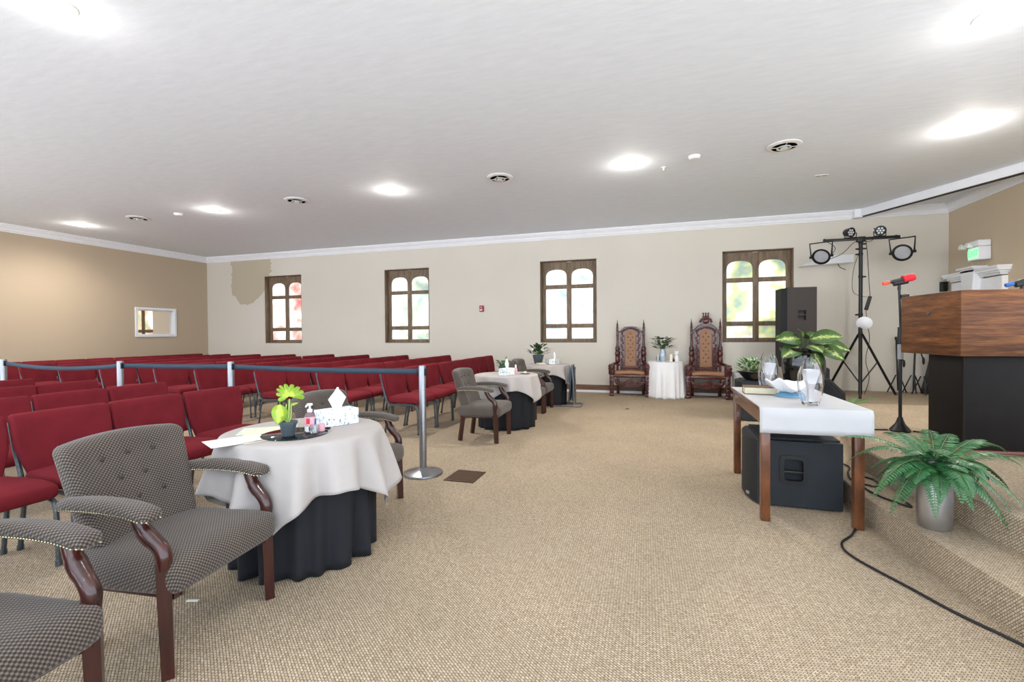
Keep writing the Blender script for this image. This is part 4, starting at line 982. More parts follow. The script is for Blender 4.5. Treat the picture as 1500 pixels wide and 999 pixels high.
# ------------------------------------------------------------------ table at the stage edge
t = thing('side_table', 'dark walnut table with white runner over the black subwoofer', 'table', (0, 0, 0))
x0, x1, y0, y1 = 0.668, 1.255, 3.40, 4.545
for (x, y) in ((x0 + 0.03, y0 + 0.03), (x1 - 0.03, y0 + 0.03), (x0 + 0.03, y1 - 0.03), (x1 - 0.03, y1 - 0.03)):
    MB().box((x, y, 0.365), (0.055, 0.055, 0.73), None, 0.004).build('leg', 'tablewood', t)
MB().box(((x0 + x1) / 2, (y0 + y1) / 2, 0.742), (x1 - x0 + 0.03, y1 - y0 + 0.03, 0.024), None, 0.004).build('tabletop', 'tablewood', t)
b = MB()
for y in (y0 + 0.018, y1 - 0.018): b.box(((x0 + x1) / 2, y, 0.685), (x1 - x0 - 0.06, 0.022, 0.09))
for x in (x0 + 0.018, x1 - 0.018): b.box((x, (y0 + y1) / 2, 0.685), (0.022, y1 - y0 - 0.06, 0.09))
b.build('apron', 'tablewood', t, smooth=0)
zt = 0.757
def runner(u, v):
    x = x0 - 0.012 + (x1 - x0 + 0.045) * u
    s = v * (y1 - y0 + 0.035 + 0.17); e = y0 - 0.022
    if s < 0.165: return (x, e - 0.006 - 0.004 * sin(u * 7), zt - 0.165 + s)
    return (x, e + (s - 0.165), zt + 0.002 + (0.0 if s > 0.18 else -0.002))
o = MB().grid(runner, 24, 40).build('table_runner', 'white_linen', None, solid=0.002, smooth=50); tag(o, 'white linen runner hanging over the near end of the walnut table', 'table runner')
o = thing('closed_book', 'thick closed book with yellowed pages on the white runner', 'book', (0.80, 4.12, zt + 0.004), radians(-4))
MB().box((0, 0, 0.028), (0.225, 0.15, 0.046)).build('pages', 'page', o, smooth=0)
MB().box((0, 0.004, 0.0025), (0.235, 0.165, 0.005)).box((0, 0.004, 0.0535), (0.235, 0.165, 0.005)).box((0, 0.084, 0.028), (0.235, 0.006, 0.056)).build('cover', 'bookcover', o, smooth=0)
def hurricane(x, y, rz, label):
    t = thing('glass_vase', label, 'vase', (x, y, zt + 0.004), rz, 'clear glass vases on the walnut table')
    n = 20
    out = [(0.045, 0.0), (0.052, 0.006), (0.068, 0.06), (0.077, 0.13), (0.075, 0.20), (0.062, 0.265), (0.053, 0.29)]
    b = MB(); b.lathe(out + [(r - 0.004, z) for r, z in out[::-1][:-2]] + [(0.05, 0.022), (0.0, 0.02)], seg=n, cap=True)
    for v in b.bm.verts:
        if v.co.z > 0.2: v.co.z += 0.03 * sin(math.atan2(v.co.y, v.co.x) * 2) * (v.co.z - 0.2) / 0.09
    b.build('glass_body', 'glass', t)
    c = MB(); 
    c.lathe([(0.0, 0.024), (0.018, 0.024), (0.022, 0.11), (0.045, 0.19), (0.055, 0.235)], seg=7, cap=False); c.build('faceted_insert', 'foil', t, solid=0.002, smooth=0)
hurricane(0.995, 3.55, 0.4, 'clear glass vase nearest the front edge of the white runner')
hurricane(0.885, 4.22, 1.2, 'clear glass vase behind the closed book on the white runner')
t = thing('decorative_bowl', 'white wavy ceramic bowl on a blue foot between the glass vases', 'bowl', (0.97, 3.98, zt + 0.004))
MB().lathe([(0, 0), (0.095, 0), (0.09, 0.012), (0.055, 0.03), (0.04, 0.035), (0, 0.035)], seg=28).build('foot', 'bluedish', t)
def bowl(u, v):
    a = 2 * pi * u; r = 0.03 + 0.115 * v; w = 1 + 0.12 * v * sin(3 * a)
    return (r * w * cos(a), r * w * sin(a), 0.034 + 0.07 * v * v + 0.03 * v * v * sin(2 * a + 0.6) + 0.02 * v * sin(5 * a))
MB().grid(bowl, 48, 10, closed_u=True).build('shell', 'ceramic', t, solid=0.006, smooth=60)

# loudspeakers
def subwoofer(loc, rz, w, d, h, label):
    """grille faces local -x (bowed), the handle side faces local -y"""
    t = thing('subwoofer', label, 'loudspeaker', loc, rz, 'black subwoofers')
    hx, hy, hd = 0.068, 0.085, 0.06   # handle recess half sizes
    b = MB()
    # cabinet as shell with a recess in the -y side
    cx, cz = -w * 0.10, h * 0.56
    b.box((w * 0.0, d * 0.0 + hd / 2, h / 2 + 0.012), (w, d - hd, h - 0.024), None, 0.0)
    for (xa, xb, za, zb) in ((-w / 2, cx - hx, 0.012, h - 0.012), (cx + hx, w / 2, 0.012, h - 0.012), (cx - hx, cx + hx, 0.012, cz - hy), (cx - hx, cx + hx, cz + hy, h - 0.012)):
        b.box(((xa + xb) / 2, -d / 2 + hd / 2, (za + zb) / 2), (xb - xa, hd, zb - za))
    b.box((-w / 2 - 0.012, 0, h / 2), (0.03, d, h - 0.024), None, 0.004)
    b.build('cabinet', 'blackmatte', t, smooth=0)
    b = MB()
    o_ = arc((0, 0), 1, 0, 2 * pi, 24)[:-1]
    sq = lambda a, bb, k: [(cx + a * math.copysign(abs(cos(q)) ** k, cos(q)), cz + bb * math.copysign(abs(sin(q)) ** k, sin(q))) for q in [2 * pi * i / 32 for i in range(32)]]
    b.ring(sq(hx + 0.02, hy + 0.02, 0.3), sq(hx - 0.008, hy - 0.008, 0.3), 0.010, Matrix.Translation((0, -d / 2 + 0.002, 0)) @ XZ)
    b.box((cx, -d / 2 + 0.012, cz - 0.018), (2 * hx, 0.02, 0.022), None, 0.006); b.build('handle', 'black', t)
    b = MB(); pts = [(-w / 2 - 0.025, -d / 2 + 0.01)] + [(-w / 2 - 0.025 - 0.06 * sin(pi * k / 12) ** 0.7, -d / 2 + 0.01 + (d - 0.02) * k / 12) for k in range(1, 12)] + [(-w / 2 - 0.025, d / 2 - 0.01)]
    b.prism(pts, h - 0.03, Matrix.Translation((0, 0, 0.015))); b.build('grille', 'grille', t)
    b = MB()
    for sx in (-1, 1):
        for sy in (-1, 1): b.lathe([(0.02, 0), (0.022, 0.013), (0, 0.013)], (sx * (w / 2 - 0.05), sy * (d / 2 - 0.05), 0), 12)
    b.build('foot', 'black', t)
    MB().box((-w / 2 - 0.078, -d / 2 + 0.09, 0.06), (0.006, 0.03, 0.02), (0, 0, 0.5)).build('logo_plate', 'glide', t, smooth=0)
    return t
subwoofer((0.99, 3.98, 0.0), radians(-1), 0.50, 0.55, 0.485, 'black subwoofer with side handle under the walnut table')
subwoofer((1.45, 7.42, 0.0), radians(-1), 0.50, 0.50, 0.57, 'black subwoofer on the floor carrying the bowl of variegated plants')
# tower: loudspeaker standing on a subwoofer on the step
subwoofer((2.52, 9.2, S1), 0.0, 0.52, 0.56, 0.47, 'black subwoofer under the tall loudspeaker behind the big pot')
t = thing('loudspeaker', 'tall black loudspeaker standing in front of the right stained glass window', 'loudspeaker', (2.335, 9.05, S1 + 0.472), radians(3))
w, d, h = 0.44, 0.46, 1.35
b = MB(); cx, cz, hx, hy, hd = 0.0, 0.88, 0.06, 0.085, 0.06
b.box((0, hd / 2, h / 2), (w, d - hd, h))
for (xa, xb, za, zb) in ((-w / 2, cx - hx, 0, h), (cx + hx, w / 2, 0, h), (cx - hx, cx + hx, 0, cz - hy), (cx - hx, cx + hx, cz + hy, h)):
    b.box(((xa + xb) / 2, -d / 2 + hd / 2, (za + zb) / 2), (xb - xa, hd, zb - za))
b.build('cabinet', 'speakerbrown', t, smooth=0)
b = MB(); b.box((cx, -d / 2 + 0.014, cz + 0.005), (2 * hx, 0.024, 0.03), None, 0.006); b.build('handle', 'black', t)
b = MB(); b.prism([(-w / 2, -d / 2 + 0.012), (-w / 2 - 0.07, -d / 2 + 0.08), (-w / 2 - 0.075, d / 2 - 0.08), (-w / 2, d / 2 - 0.012)], h - 0.02, Matrix.Translation((0, 0, 0.01))); b.build('grille', 'grille', t, smooth=0)
# floor monitor wedge
t = thing('monitor_wedge', 'black stage monitor wedge on the step behind the glass vases', 'loudspeaker', (2.53, 8.2, S1), radians(-20))
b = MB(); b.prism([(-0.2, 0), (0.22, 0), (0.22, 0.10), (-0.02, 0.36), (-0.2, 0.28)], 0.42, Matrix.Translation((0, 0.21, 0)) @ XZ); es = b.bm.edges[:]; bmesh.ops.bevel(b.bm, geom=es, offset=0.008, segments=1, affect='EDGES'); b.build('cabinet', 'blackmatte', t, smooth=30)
b = MB(); R = Matrix.Translation((0.108, 0, 0.238)) @ Matrix.Rotation(radians(47.3), 4, 'Y'); b.box((0, 0, 0), (0.31, 0.38, 0.012), R); b.build('grille', 'grille', t, smooth=0)

# big black urn with dieffenbachia
t = thing('potted_dieffenbachia', 'large variegated dieffenbachia in a glossy black urn before the tall loudspeaker', 'plant', (1.96, 7.3, S1))
MB().lathe([(0, 0), (0.19, 0), (0.20, 0.035), (0.12, 0.11), (0.11, 0.18), (0.18, 0.29), (0.245, 0.44), (0.262, 0.58), (0.258, 0.68), (0.24, 0.76), (0.25, 0.80), (0.282, 0.82), (0.285, 0.86), (0.25, 0.86), (0.22, 0.83), (0.0, 0.83)], seg=40).build('urn', 'urn', t)
st = MB()
L = [(-0.06, -0.12, 0.90, -1.0, -0.5, 0.15, 0.36, 0.26), (-0.08, -0.14, 0.80, -0.9, -0.7, -0.35, 0.34, 0.24), (-0.02, -0.05, 0.92, -0.1, -0.6, 0.45, 0.22, 0.2), (0.04, -0.12, 0.90, 0.8, -0.7, 0.25, 0.40, 0.28), (0.12, -0.08, 0.84, 1.0, -0.4, -0.1, 0.42, 0.26),
     (0.14, -0.18, 0.80, 0.9, -0.6, -0.45, 0.34, 0.24), (0.02, -0.18, 0.82, 0.25, -1.0, -0.1, 0.3, 0.2), (0.06, -0.22, 0.74, 0.3, -0.5, -0.95, 0.26, 0.17), (0.1, 0.1, 0.9, 0.7, 0.6, 0.4, 0.3, 0.2), (-0.08, 0.1, 0.88, -0.7, 0.6, 0.4, 0.3, 0.2)]
for (x, y, z, dx, dy, dz, ll, ww) in L:
    st.tube(smoothpath([(x * 0.3, y * 0.3, 0.83), (x * 0.6, y * 0.6, 0.5 * (0.83 + z + 0.08)), (x, y, z + 0.08)], 4), 0.008, 6); b = MB(); b.leaf((x, y, z + 0.08), (dx, dy, dz), (0, -0.75, 0.7), ll, ww, 0.45, 8, 0.12); b.build('leaf', 'dieff', t, solid=0.0015, smooth=60)
st.build('stem', 'stem', t)
# bowl of white edged plants on the second subwoofer
t = thing('planted_bowl', 'black oval bowl of white-edged leaves on the rear subwoofer', 'plant', (1.345, 7.28, 0.572))
MB().lathe([(0, 0), (0.11, 0), (0.13, 0.02), (0.20, 0.10), (0.232, 0.118), (0.232, 0.13), (0.2, 0.122), (0, 0.11)], seg=36, fn=lambda r, z, a: r * (1 - 0.25 * abs(sin(a)))).build('bowl', 'urn', t)
bush(t, 80, 0.13, 0.15, 0.13, 0.075, 'varieg', 0.21, 33, up0=0.7)
# small fern behind the table
def fern(root, n, z0, Lmin, Lmax, seed, m_='fern', bias=None, rise=0.45, droop=0.9, leafw=0.032):
    r = random.Random(seed); b = MB(); st = MB()
    for k in range(n):
        if bias and k < len(bias): a, L, up, dr = bias[k]
        else: a = 2 * pi * k / n + r.uniform(-.25, .25); L = r.uniform(Lmin, Lmax); up = rise * r.uniform(0.5, 1.5); dr = droop * r.uniform(0.6, 1.3)
        d = Vector((cos(a), sin(a), 0)); P = []
        for i in range(15):
            t_ = i / 14; P.append(d * (L * t_ * (1 - 0.12 * t_)) + Vector((0, 0, z0 + L * (up * t_ * 1.3 - dr * t_ * t_))) + Vector((-d.y, d.x, 0)) * 0.04 * L * sin(3 * t_ + k))
        st.tube(P, [0.003 - 0.0018 * i / 14 for i in range(15)], 5)
        for i in range(2, 34):
            t_ = i / 34; f = t_ * 14; i0 = min(13, int(f)); p = P[i0].lerp(P[i0 + 1], f - i0); tg = (P[i0 + 1] - P[i0]).normalized()
            sd = tg.cross(Vector((0, 0, 1))); sd = sd.normalized() if sd.length > 1e-3 else Vector((-d.y, d.x, 0)); up_ = sd.cross(tg)
            w = leafw * 2.1 * (sin(pi * min(1, 0.12 + t_ * 0.88)) ** 0.6) * (1 - 0.55 * t_)
            for s in (-1, 1): b.leaf(p, sd * s + tg * 0.45 - up_ * 0.1 + Vector((0, 0, r.uniform(-.1, .1))), up_, w, 0.0140, 0.3, 2, 0.1)
    st.build('stem', 'stem', root); b.build('frond', m_, root, smooth=60)
t = thing('potted_fern', 'small green fern on the step behind the walnut table', 'plant', (1.80, 5.80, S1))
MB().lathe([(0.05, 0), (0.055, 0.01), (0.08, 0.11), (0.083, 0.13), (0.07, 0.13), (0.06, 0.11), (0, 0.11)], seg=24).build('pot', 'black', t)
fern(t, 16, 0.13, 0.24, 0.4, 77, 'green', bias=[(-0.2, 0.5, 0.75, 0.45), (0.15, 0.48, 0.75, 0.5), (-0.6, 0.42, 0.8, 0.5), (0.5, 0.42, 0.8, 0.5)], rise=0.8)
# silver vase with the large fern
t = thing('potted_fern', 'large fern in a brushed silver vase on the lower step', 'plant', (1.465, 3.10, S1))
MB().lathe([(0, 0), (0.062, 0), (0.07, 0.008), (0.078, 0.08), (0.079, 0.17), (0.07, 0.26), (0.055, 0.33), (0.046, 0.37), (0.042, 0.37), (0.05, 0.33), (0.06, 0.26), (0.0, 0.22)], seg=40).build('vase', 'silver', t)
fern(t, 44, 0.33, 0.18, 0.38, 5, 'fern', bias=[(pi + 0.05, 0.50, 0.62, 0.50), (0.05, 0.66, 0.35, 0.42), (0.5, 0.55, 0.62, 0.7), (1.3, 0.38, 0.9, 0.8), (-1.5, 0.28, 0.6, 0.9), (pi - 0.5, 0.45, 0.65, 0.95), (pi + 0.5, 0.48, 0.5, 0.9), (-0.4, 0.42, 0.4, 1.0), (2.1, 0.34, 0.9, 0.8), (0.9, 0.30, 1.0, 0.8), (0.2, 0.30, 1.0, 0.8), (-0.3, 0.38, 0.8, 0.9), (1.8, 0.28, 1.0, 0.8), (-1.9, 0.26, 0.45, 1.1), (-1.2, 0.24, 0.4, 1.2), (-2.5, 0.28, 0.45, 1.2), (-0.7, 0.32, 0.45, 1.3), (-0.9, 0.34, 0.3, 1.1)], rise=0.62, droop=0.95, leafw=0.042)

# ------------------------------------------------------------------ lectern
t = thing('lectern', 'walnut topped lectern with black base on the stage', 'lectern', (2.115, 4.16, S2), radians(5.5))
b = MB(); wx, wy = 0.90, 0.70
mt = Matrix.Translation((0, 0, 0))
z0, z1 = 1.063 - S2, 1.542 - S2
b.box((wx / 2, 0.014, (z0 + z1) / 2), (wx, 0.028, z1 - z0), None, 0.003); b.box((0.014, wy / 2 + 0.013, (z0 + z1) / 2), (0.028, wy - 0.03, z1 - z0), None, 0.003)
b.box((wx - 0.014, wy / 2 + 0.013, (z0 + z1) / 2), (0.028, wy - 0.03, z1 - z0), None, 0.003); b.box((wx / 2, wy - 0.014, z0 + 0.16), (wx - 0.06, 0.028, 0.32), None, 0.003)
b.build('fascia', 'walnut', t, smooth=30)
MB().box((wx / 2, wy / 2, z1 - 0.09), (wx - 0.05, wy - 0.05, 0.025)).build('desk_board', 'walnut', t, smooth=0)
MB().box((wx / 2, wy / 2, z0 + 0.012), (wx - 0.06, wy - 0.06, 0.02)).build('bottom_board', 'podblack', t, smooth=0)
b = MB(); b.box((wx / 2, 0.23, z0 / 2 + 0.02), (wx - 0.09, 0.38, z0 - 0.04), None, 0.004); b.box((0.047, 0.042, z0 / 2 + 0.02), (0.012, 0.012, z0 - 0.04)); b.build('base', 'podblack', t, smooth=30)
MB().box((wx / 2, 0.23, 0.02), (wx - 0.04, 0.43, 0.04), None, 0.006).build('plinth', 'redwood', t)
MB().sphere((-0.004, 0.34, z1 - 0.155), 0.014, (0.6, 1, 1), 14, 8).build('cable_grommet', 'frame', t)
# microphones
def mic(head, tail, label, m1, m2, group=None):
    h = Vector(head); q = Vector(tail); d = (h - q); Lh = d.length; d.normalize()
    t = thing('microphone', label, 'microphone', q, 0)
    rot = Vector((0, 0, 1)).rotation_difference(d).to_matrix().to_4x4()
    MB().lathe([(0, 0), (0.015, 0), (0.017, 0.004), (0.017, 0.05), (0.0155, 0.055), (0, 0.055)], seg=18, mt=rot).build('tail_sleeve', m2, t)
    MB().lathe([(0.0145, 0.05), (0.016, 0.08), (0.019, Lh - 0.10), (0.02, Lh - 0.09), (0, Lh - 0.09)], seg=18, mt=rot).build('handle', 'black', t)
    MB().lathe([(0.022, Lh - 0.10), (0.034, Lh - 0.098), (0.035, Lh - 0.085), (0.028, Lh - 0.08), (0.031, Lh - 0.06), (0.033, Lh - 0.03), (0.028, Lh - 0.008), (0.014, Lh), (0, Lh + 0.002)], seg=20, mt=rot).build('windscreen', m1, t)
mic((2.235, 5.05, 1.735), (1.985, 5.04, 1.680), 'black microphone with red foam on the stand left of the lectern', 'red', 'orange')
mic((3.08, 5.0, 1.70), (2.845, 5.0, 1.628), 'black microphone with blue foam at the right edge of the picture', 'blue', 'blue')
def micstand(x, y, top, label, z=S2, clipdir=(1, 0, 0.2), back=None):
    t = thing('microphone_stand', label, 'stand', (x, y, z))
    hh = top - z
    MB().lathe([(0, 0.0), (0.075, 0.0), (0.08, 0.012), (0.066, 0.035), (0.038, 0.07), (0.026, 0.10), (0.018, 0.13), (0, 0.13)], seg=28).build('base', 'blackmetal', t)
    b = MB(); b.cyl((0, 0, 0.1), (0, 0, hh * 0.62), 0.0135, seg=14); b.build('lower_pole', 'blackmetal', t)
    b = MB(); b.lathe([(0.0, hh * 0.60), (0.021, hh * 0.60), (0.023, hh * 0.64), (0.021, hh * 0.70), (0.0, hh * 0.70)], seg=14); b.build('clutch', 'black', t)
    MB().cyl((0, 0, hh * 0.69), (-0.012, 0, hh - 0.05), 0.0095, seg=12).build('upper_pole', 'blackmetal', t)
    b = MB(); b.lathe([(0.013, 0), (0.013, 0.03), (0, 0.03)], (-0.012, 0, hh - 0.07), 12); b.cyl((-0.012, 0, hh - 0.045), (-0.008, 0, hh - 0.012), 0.011, seg=10); b.tube([(-0.055, 0, hh - 0.014), (0.05, 0, hh + 0.007)], 0.0225, 12); b.build('clip', 'black', t)
    b = MB(); b.tube([(-0.005, 0, hh - 0.13), (0.055, 0, hh - 0.125)], 0.024, 10); b.build('boom_clamp', 'black', t)
    MB().lathe([(0.0225, hh * 0.485), (0.0225, hh * 0.585)], seg=14, cap=False).build('label_sleeve', 'glide', t)
    return t
micstand(2.125, 5.045, 1.690, 'black microphone stand with round base left of the lectern')
micstand(2.965, 5.0, 1.645, 'black microphone stand behind the lectern at the right edge')

# ------------------------------------------------------------------ lighting tree
t = thing('light_stand', 'black tripod lighting stand with crossbar beside the tall loudspeaker', 'stand', (3.33, 9.25, S1))
b = MB(); b.cyl((0, 0, 0.02), (0, 0, 1.35), 0.028, seg=16); b.cyl((0, 0, 1.3), (0, 0, 2.64), 0.02, seg=16); b.build('pole', 'blackmetal', t)
b = MB()
for z in (1.03, 1.34, 1.98, 2.36, 2.45, 2.54): b.lathe([(0.03, 0), (0.034, 0.005), (0.034, 0.04), (0.03, 0.045)], (0, 0, z), 14)
b.cyl((0, 0, 1.0), (0, 0, 2.58), 0.0285, seg=14); b.build('collar', 'black', t)
for z, s in ((1.36, -1), (2.0, 1), (2.38, -1), (2.47, 1), (2.47, -1), (2.55, 1)): MB().cyl((0.02 * s, -0.0, z), (0.075 * s, -0.01, z), 0.014, seg=10).build('clamp_knob', 'black', t)
for k, a in enumerate((radians(12), radians(130), radians(-110))):
    b = MB(); e = Vector((0.56 * cos(a), 0.56 * sin(a), 0.012)); b.tube([(0.03 * cos(a), 0.03 * sin(a), 1.03), e], 0.019, 8); b.sphere(e, 0.024, (1, 1, 0.5), 10, 6)
    m_ = Vector((0.27 * cos(a), 0.27 * sin(a), 0.55)); b.tube([m_, (0.025 * cos(a), 0.025 * sin(a), 0.22)], 0.011, 6); b.build('leg', 'blackmetal', t)
b = MB(); b.box((0.0, 0, 2.64), (1.10, 0.045, 0.045), None, 0.004); b.box((0, 0, 2.63), (0.12, 0.08, 0.09), None, 0.01); b.build('crossbar', 'blackmetal', t)
rr = random.Random(3)
def parcan(x, big, label, tilt, pan, xo=0.0):
    q = thing('stage_light', label, 'stage light', (3.33 + x, 9.25, S1 + 2.64), 0, 'lights on the crossbar')
    if big:
        c = Vector((xo, -0.04, -0.27)); R = Matrix.Translation(c) @ Matrix.Rotation(pan, 4, 'Z') @ Matrix.Rotation(tilt, 4, 'X')
        b = MB(); b.lathe([(0.0, 0.11), (0.07, 0.11), (0.10, 0.08), (0.125, 0.02), (0.135, 0.0), (0.140, -0.018), (0.112, -0.02), (0.104, 0.0), (0, 0.0)], seg=32, mt=R @ Matrix.Rotation(0, 4, 'X')); b.build('housing', 'blackmetal', q)
        MB().lathe([(0.105, -0.004), (0.06, -0.010), (0, -0.013)], seg=28, mt=R).build('lens', 'lens', q)
        b = MB(); ax = Matrix.Rotation(pan, 4, 'Z') @ Vector((1, 0, 0))
        b.tube([c + ax * 0.15, c + ax * 0.17 + Vector((0, 0.02, 0.24)), c - ax * 0.17 + Vector((0, 0.02, 0.24)), c - ax * 0.15], 0.013, 8)
        b.cyl(c + ax * 0.13, c + ax * 0.175, 0.022, seg=10); b.cyl(c - ax * 0.13, c - ax * 0.175, 0.022, seg=10); b.cyl((0, 0, -0.03), (0, 0, 0.03), 0.018, seg=8); b.build('yoke', 'blackmetal', q)
    else:
        c = Vector((xo, -0.02, 0.115)); R = Matrix.Translation(c) @ Matrix.Rotation(pan, 4, 'Z') @ Matrix.Rotation(tilt, 4, 'X')
        b = MB(); b.lathe([(0.0, 0.12), (0.045, 0.12), (0.065, 0.09), (0.078, 0.0), (0.082, -0.01), (0.07, -0.012), (0.066, 0.004), (0, 0.004)], seg=24, mt=R); b.build('housing', 'blackmetal', q)
        b = MB()
        for k in range(7):
            p = (0, 0) if k == 6 else (0.042 * cos(k * pi / 3), 0.042 * sin(k * pi / 3)); b.lathe([(0.017, 0.0), (0.016, -0.006), (0.0, -0.009)], seg=10, mt=R @ Matrix.Translation((p[0], p[1], 0)))
        b.build('lens', 'led', q)
        b = MB(); b.tube([(xo - 0.085, 0, 0.11), (xo - 0.085, 0, 0.03), (xo + 0.085, 0, 0.03), (xo + 0.085, 0, 0.11)], 0.009, 6); b.build('yoke', 'blackmetal', q)
parcan(-0.53, True, 'large round stage light hanging at the left end of the crossbar', radians(-62), radians(-32), -0.06)
parcan(0.50, True, 'large round stage light hanging at the right end of the crossbar', radians(-70), radians(-36), 0.07)
parcan(-0.15, False, 'small round LED stage light left of the pole on top of the crossbar', radians(-82), radians(26))
parcan(0.27, False, 'small round LED stage light right of the pole on top of the crossbar', radians(-82), radians(-10))
t = thing('clip_light', 'white dome lamp clipped low on the lighting stand', 'lamp', (3.36, 9.18, S1 + 1.22))
R = Matrix.Rotation(radians(-70), 4, 'X') @ Matrix.Rotation(radians(20), 4, 'Y')
MB().lathe([(0.02, 0.07), (0.05, 0.06), (0.10, 0.01), (0.112, -0.01), (0.105, -0.012), (0.08, -0.03), (0, -0.045)], seg=28, mt=R).build('shade', 'white', t); MB().box((-0.04, 0.05, -0.10), (0.05, 0.06, 0.09), None, 0.01).build('clip', 'black', t)
t = thing('power_strip', 'black power strip hanging from cords on the lighting stand', 'power strip', (3.42, 9.2, S1 + 1.55))
b = MB(); b.box((0, 0, 0), (0.05, 0.04, 0.24), (0, 0.25, 0), 0.008); b.build('body', 'black', t)
b = MB()
for k in range(4): b.box((-0.018 + 0.014 * k, -0.021, -0.075 + 0.05 * k), (0.022, 0.006, 0.026), (0, 0.25, 0))
b.build('socket', 'vent', t)
b = MB(); b.tube(smoothpath([(0.028, 0, 0.12), (0.02, 0.02, 0.35), (0.0, 0.03, 0.8), (-0.02, 0.04, 1.06)]), 0.005, 6); b.tube(smoothpath([(-0.03, 0, -0.12), (0.0, 0.03, -0.35), (0.03, 0.02, -0.6), (-0.02, 0.03, -0.95), (0.02, 0.0, -1.25), (-0.04, 0.02, -1.53)]), 0.005, 6)
b.tube(smoothpath([(-0.02, 0.0, 0.1), (-0.20, 0.04, 0.2), (-0.20, 0.04, 0.55), (-0.12, 0.04, 0.85)]), 0.004, 6); b.build('cord', 'cable', t)
o = MB().tube(smoothpath([(3.29 - 0.48, 9.2, S1 + 2.62), (2.95, 9.22, S1 + 2.50), (2.86, 9.22, S1 + 2.33), (3.05, 9.22, S1 + 2.40), (3.2, 9.22, S1 + 2.56), (3.27, 9.22, S1 + 2.60)], 6), 0.005, 6).build('cable', 'cable'); tag(o, 'thin black cable looping under the left half of the crossbar', 'cable')
o = MB().tube(smoothpath([(3.33, 9.22, S1 + 2.62), (3.45, 9.22, S1 + 2.58), (3.55, 9.22, S1 + 2.70), (3.50, 9.22, S1 + 2.80), (3.54, 9.22, S1 + 2.76)], 6), 0.005, 6).build('cable', 'cable'); tag(o, 'thin black cable looping at the small right LED light', 'cable')

# folded stands and case against the far wall, seen under the lectern
def folded_stand(x, y, lean, label, h=0.95):
    t = thing('microphone_stand', label, 'stand', (x, y, S1), 0, 'folded stands against the far wall')
    top = Vector((lean, 0.12, h))
    MB().cyl((0, 0, 0.05), top, 0.014, seg=10).build('pole', 'blackmetal', t)
    for k in range(3):
        a = k * 2.09 + 0.5; MB().tube([(0.03 * cos(a), 0.03 * sin(a), 0.32), (0.16 * cos(a), 0.10 * sin(a), 0.012)], 0.010, 6).build('leg', 'blackmetal', t)
    b = MB(); b.tube([top, top + Vector((0.10, -0.02, -0.42))], 0.010, 8); b.sphere(top + Vector((0.105, -0.02, -0.44)), 0.026, (0.8, 0.8, 2.6), 10, 8); b.build('boom', 'blackmetal', t)
    b = MB(); b.lathe([(0.02, -0.03), (0.024, 0), (0.02, 0.03)], top, 12); b.build('clutch', 'black', t)
folded_stand(4.02, 9.62, 0.02, 'folded black boom stand leaning by the wall, left of the others under the lectern')
folded_stand(4.24, 9.62, 0.08, 'folded black boom stand in the middle of the gap under the lectern', 1.0)
folded_stand(4.30, 9.45, 0.40, 'slanting folded black stand next to the black case under the lectern', 0.9)
t = thing('instrument_case', 'black upright instrument case against the far wall beside the lectern base', 'case', (4.60, 9.68, S1))
b = MB(); b.prism([(-0.22, 0), (0.22, 0), (0.16, 0.5), (0.10, 0.95), (-0.02, 0.95), (-0.10, 0.5)], 0.14, Matrix.Translation((0, 0.07, 0)) @ XZ); bmesh.ops.bevel(b.bm, geom=b.bm.edges[:], offset=0.012, segments=2, affect='EDGES'); b.build('shell', 'black', t)
MB().box((-0.02, -0.076, 0.36), (0.05, 0.01, 0.06), None, 0.004).build('latch', 'glide', t)
t = thing('wireless_receiver', 'small black box fixed in the far wall corner above the lectern', 'box', (4.78, 9.885, 1.93))
MB().box((-0.0, 0, 0.08), (0.10, 0.06, 0.17), None, 0.01).build('body', 'black', t); MB().box((0, -0.032, 0.11), (0.03, 0.006, 0.02)).build('display', 'vent', t)
# low white draped box behind the crowned throne
t = thing('storage_box', 'low white box on the floor between the crowned throne and the planted bowl', 'box', (1.62, 9.3, 0))
MB().box((0, 0, 0.24), (0.46, 0.4, 0.48), None, 0.01).build('carton', 'white_linen', t); MB().box((0, 0, 0.49), (0.49, 0.43, 0.05), None, 0.01).build('lid', 'white_linen', t)

# ------------------------------------------------------------------ cables
def cable(name, pts, r, label, sub=6):
    o = MB().tube(smoothpath(pts, sub), r, 8).build(name, 'cable'); tag(o, label, 'cable')
cable('cable', [(1.27, 3.68, 0.10), (1.285, 3.60, 0.03), (1.252, 3.512, 0.008), (1.149, 3.302, 0.008), (1.044, 3.147, 0.008), (1.042, 2.975, 0.008), (1.172, 2.698, 0.008), (1.264, 2.508, 0.008), (1.38, 2.33, 0.008), (1.50, 2.1, 0.008), (1.52, 1.6, 0.008)], 0.0065, 'black cable snaking across the carpet from the walnut table to the right')
cable('cable', [(1.40, 4.5, S1 + 0.008), (1.47, 4.3, S1 + 0.008), (1.40, 4.1, S1 + 0.008), (1.36, 3.9, S1 + 0.008), (1.46, 3.78, S1 + 0.008), (1.51, 3.95, S1 + 0.008), (1.42, 4.02, S1 + 0.008), (1.37, 3.75, S1 + 0.008), (1.40, 3.55, S1 + 0.008), (1.49, 3.4, S1 + 0.008), (1.50, 3.55, S1 + 0.008)], 0.006, 'black cable looped in coils on the lower step behind the silver vase')
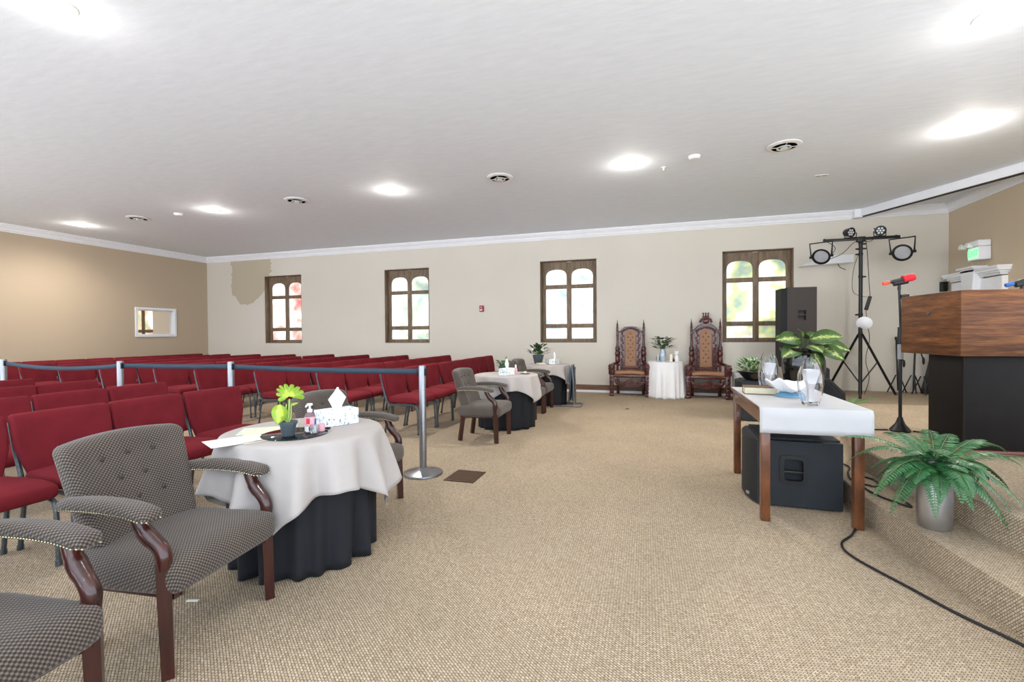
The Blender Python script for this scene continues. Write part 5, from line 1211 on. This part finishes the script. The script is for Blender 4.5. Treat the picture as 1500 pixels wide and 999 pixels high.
cable('cable', [(1.62, 5.0, S2 + 0.007), (1.80, 5.02, S2 + 0.007), (2.04, 5.06, S2 + 0.007)], 0.007, 'short black cable on the stage running left from the microphone stand')
cable('cable', [(2.22, 5.04, S2 + 0.007), (2.4, 4.95, S2 + 0.007), (2.7, 4.85, S2 + 0.007)], 0.007, 'black cable on the stage running right behind the lectern')

# ------------------------------------------------------------------ light and camera
W = bpy.data.worlds.new('World'); SC.world = W; W.use_nodes = True
wt = W.node_tree; bg = wt.nodes['Background']; bg.inputs['Strength'].default_value = 2.6
# overcast daylight plus upward glow added for ceiling, through open south and west sides
tcw = wt.nodes.new('ShaderNodeTexCoord'); sx = wt.nodes.new('ShaderNodeSeparateXYZ'); rp = wt.nodes.new('ShaderNodeValToRGB'); mr = wt.nodes.new('ShaderNodeMapRange')
wt.links.new(tcw.outputs['Generated'], sx.inputs[0]); mr.inputs['From Min'].default_value = -1; mr.inputs['From Max'].default_value = 1
wt.links.new(sx.outputs[2], mr.inputs['Value']); wt.links.new(mr.outputs[0], rp.inputs['Fac'])
e = rp.color_ramp.elements; e[0].position = 0.3; e[0].color = (2.25, 2.33, 2.43, 1); e[1].position = 0.56; e[1].color = (0.66, 0.78, 0.92, 1)
wt.links.new(rp.outputs['Color'], bg.inputs['Color'])

cam = bpy.data.cameras.new('camera'); co = bpy.data.objects.new('camera', cam); COL.objects.link(co)
fwv = Vector((-0.29376442, 0.95575617, -0.01525118)); rtv = Vector((0.95587372, 0.29367886, -0.00762641)); upv = Vector((0.00281004, 0.01681857, 0.99985461))
co.matrix_world = Matrix(((rtv.x, upv.x, -fwv.x, 0), (rtv.y, upv.y, -fwv.y, 0), (rtv.z, upv.z, -fwv.z, 1.25), (0, 0, 0, 1)))
cam.sensor_width = 36; cam.lens = 680.174 / 1500 * 36; cam.clip_start = 0.02
SC.camera = co
SC.view_settings.view_transform = 'Standard'; SC.view_settings.look = 'None'; SC.view_settings.gamma = 1; SC.view_settings.use_curve_mapping = False
SC.view_settings.exposure = 0.55
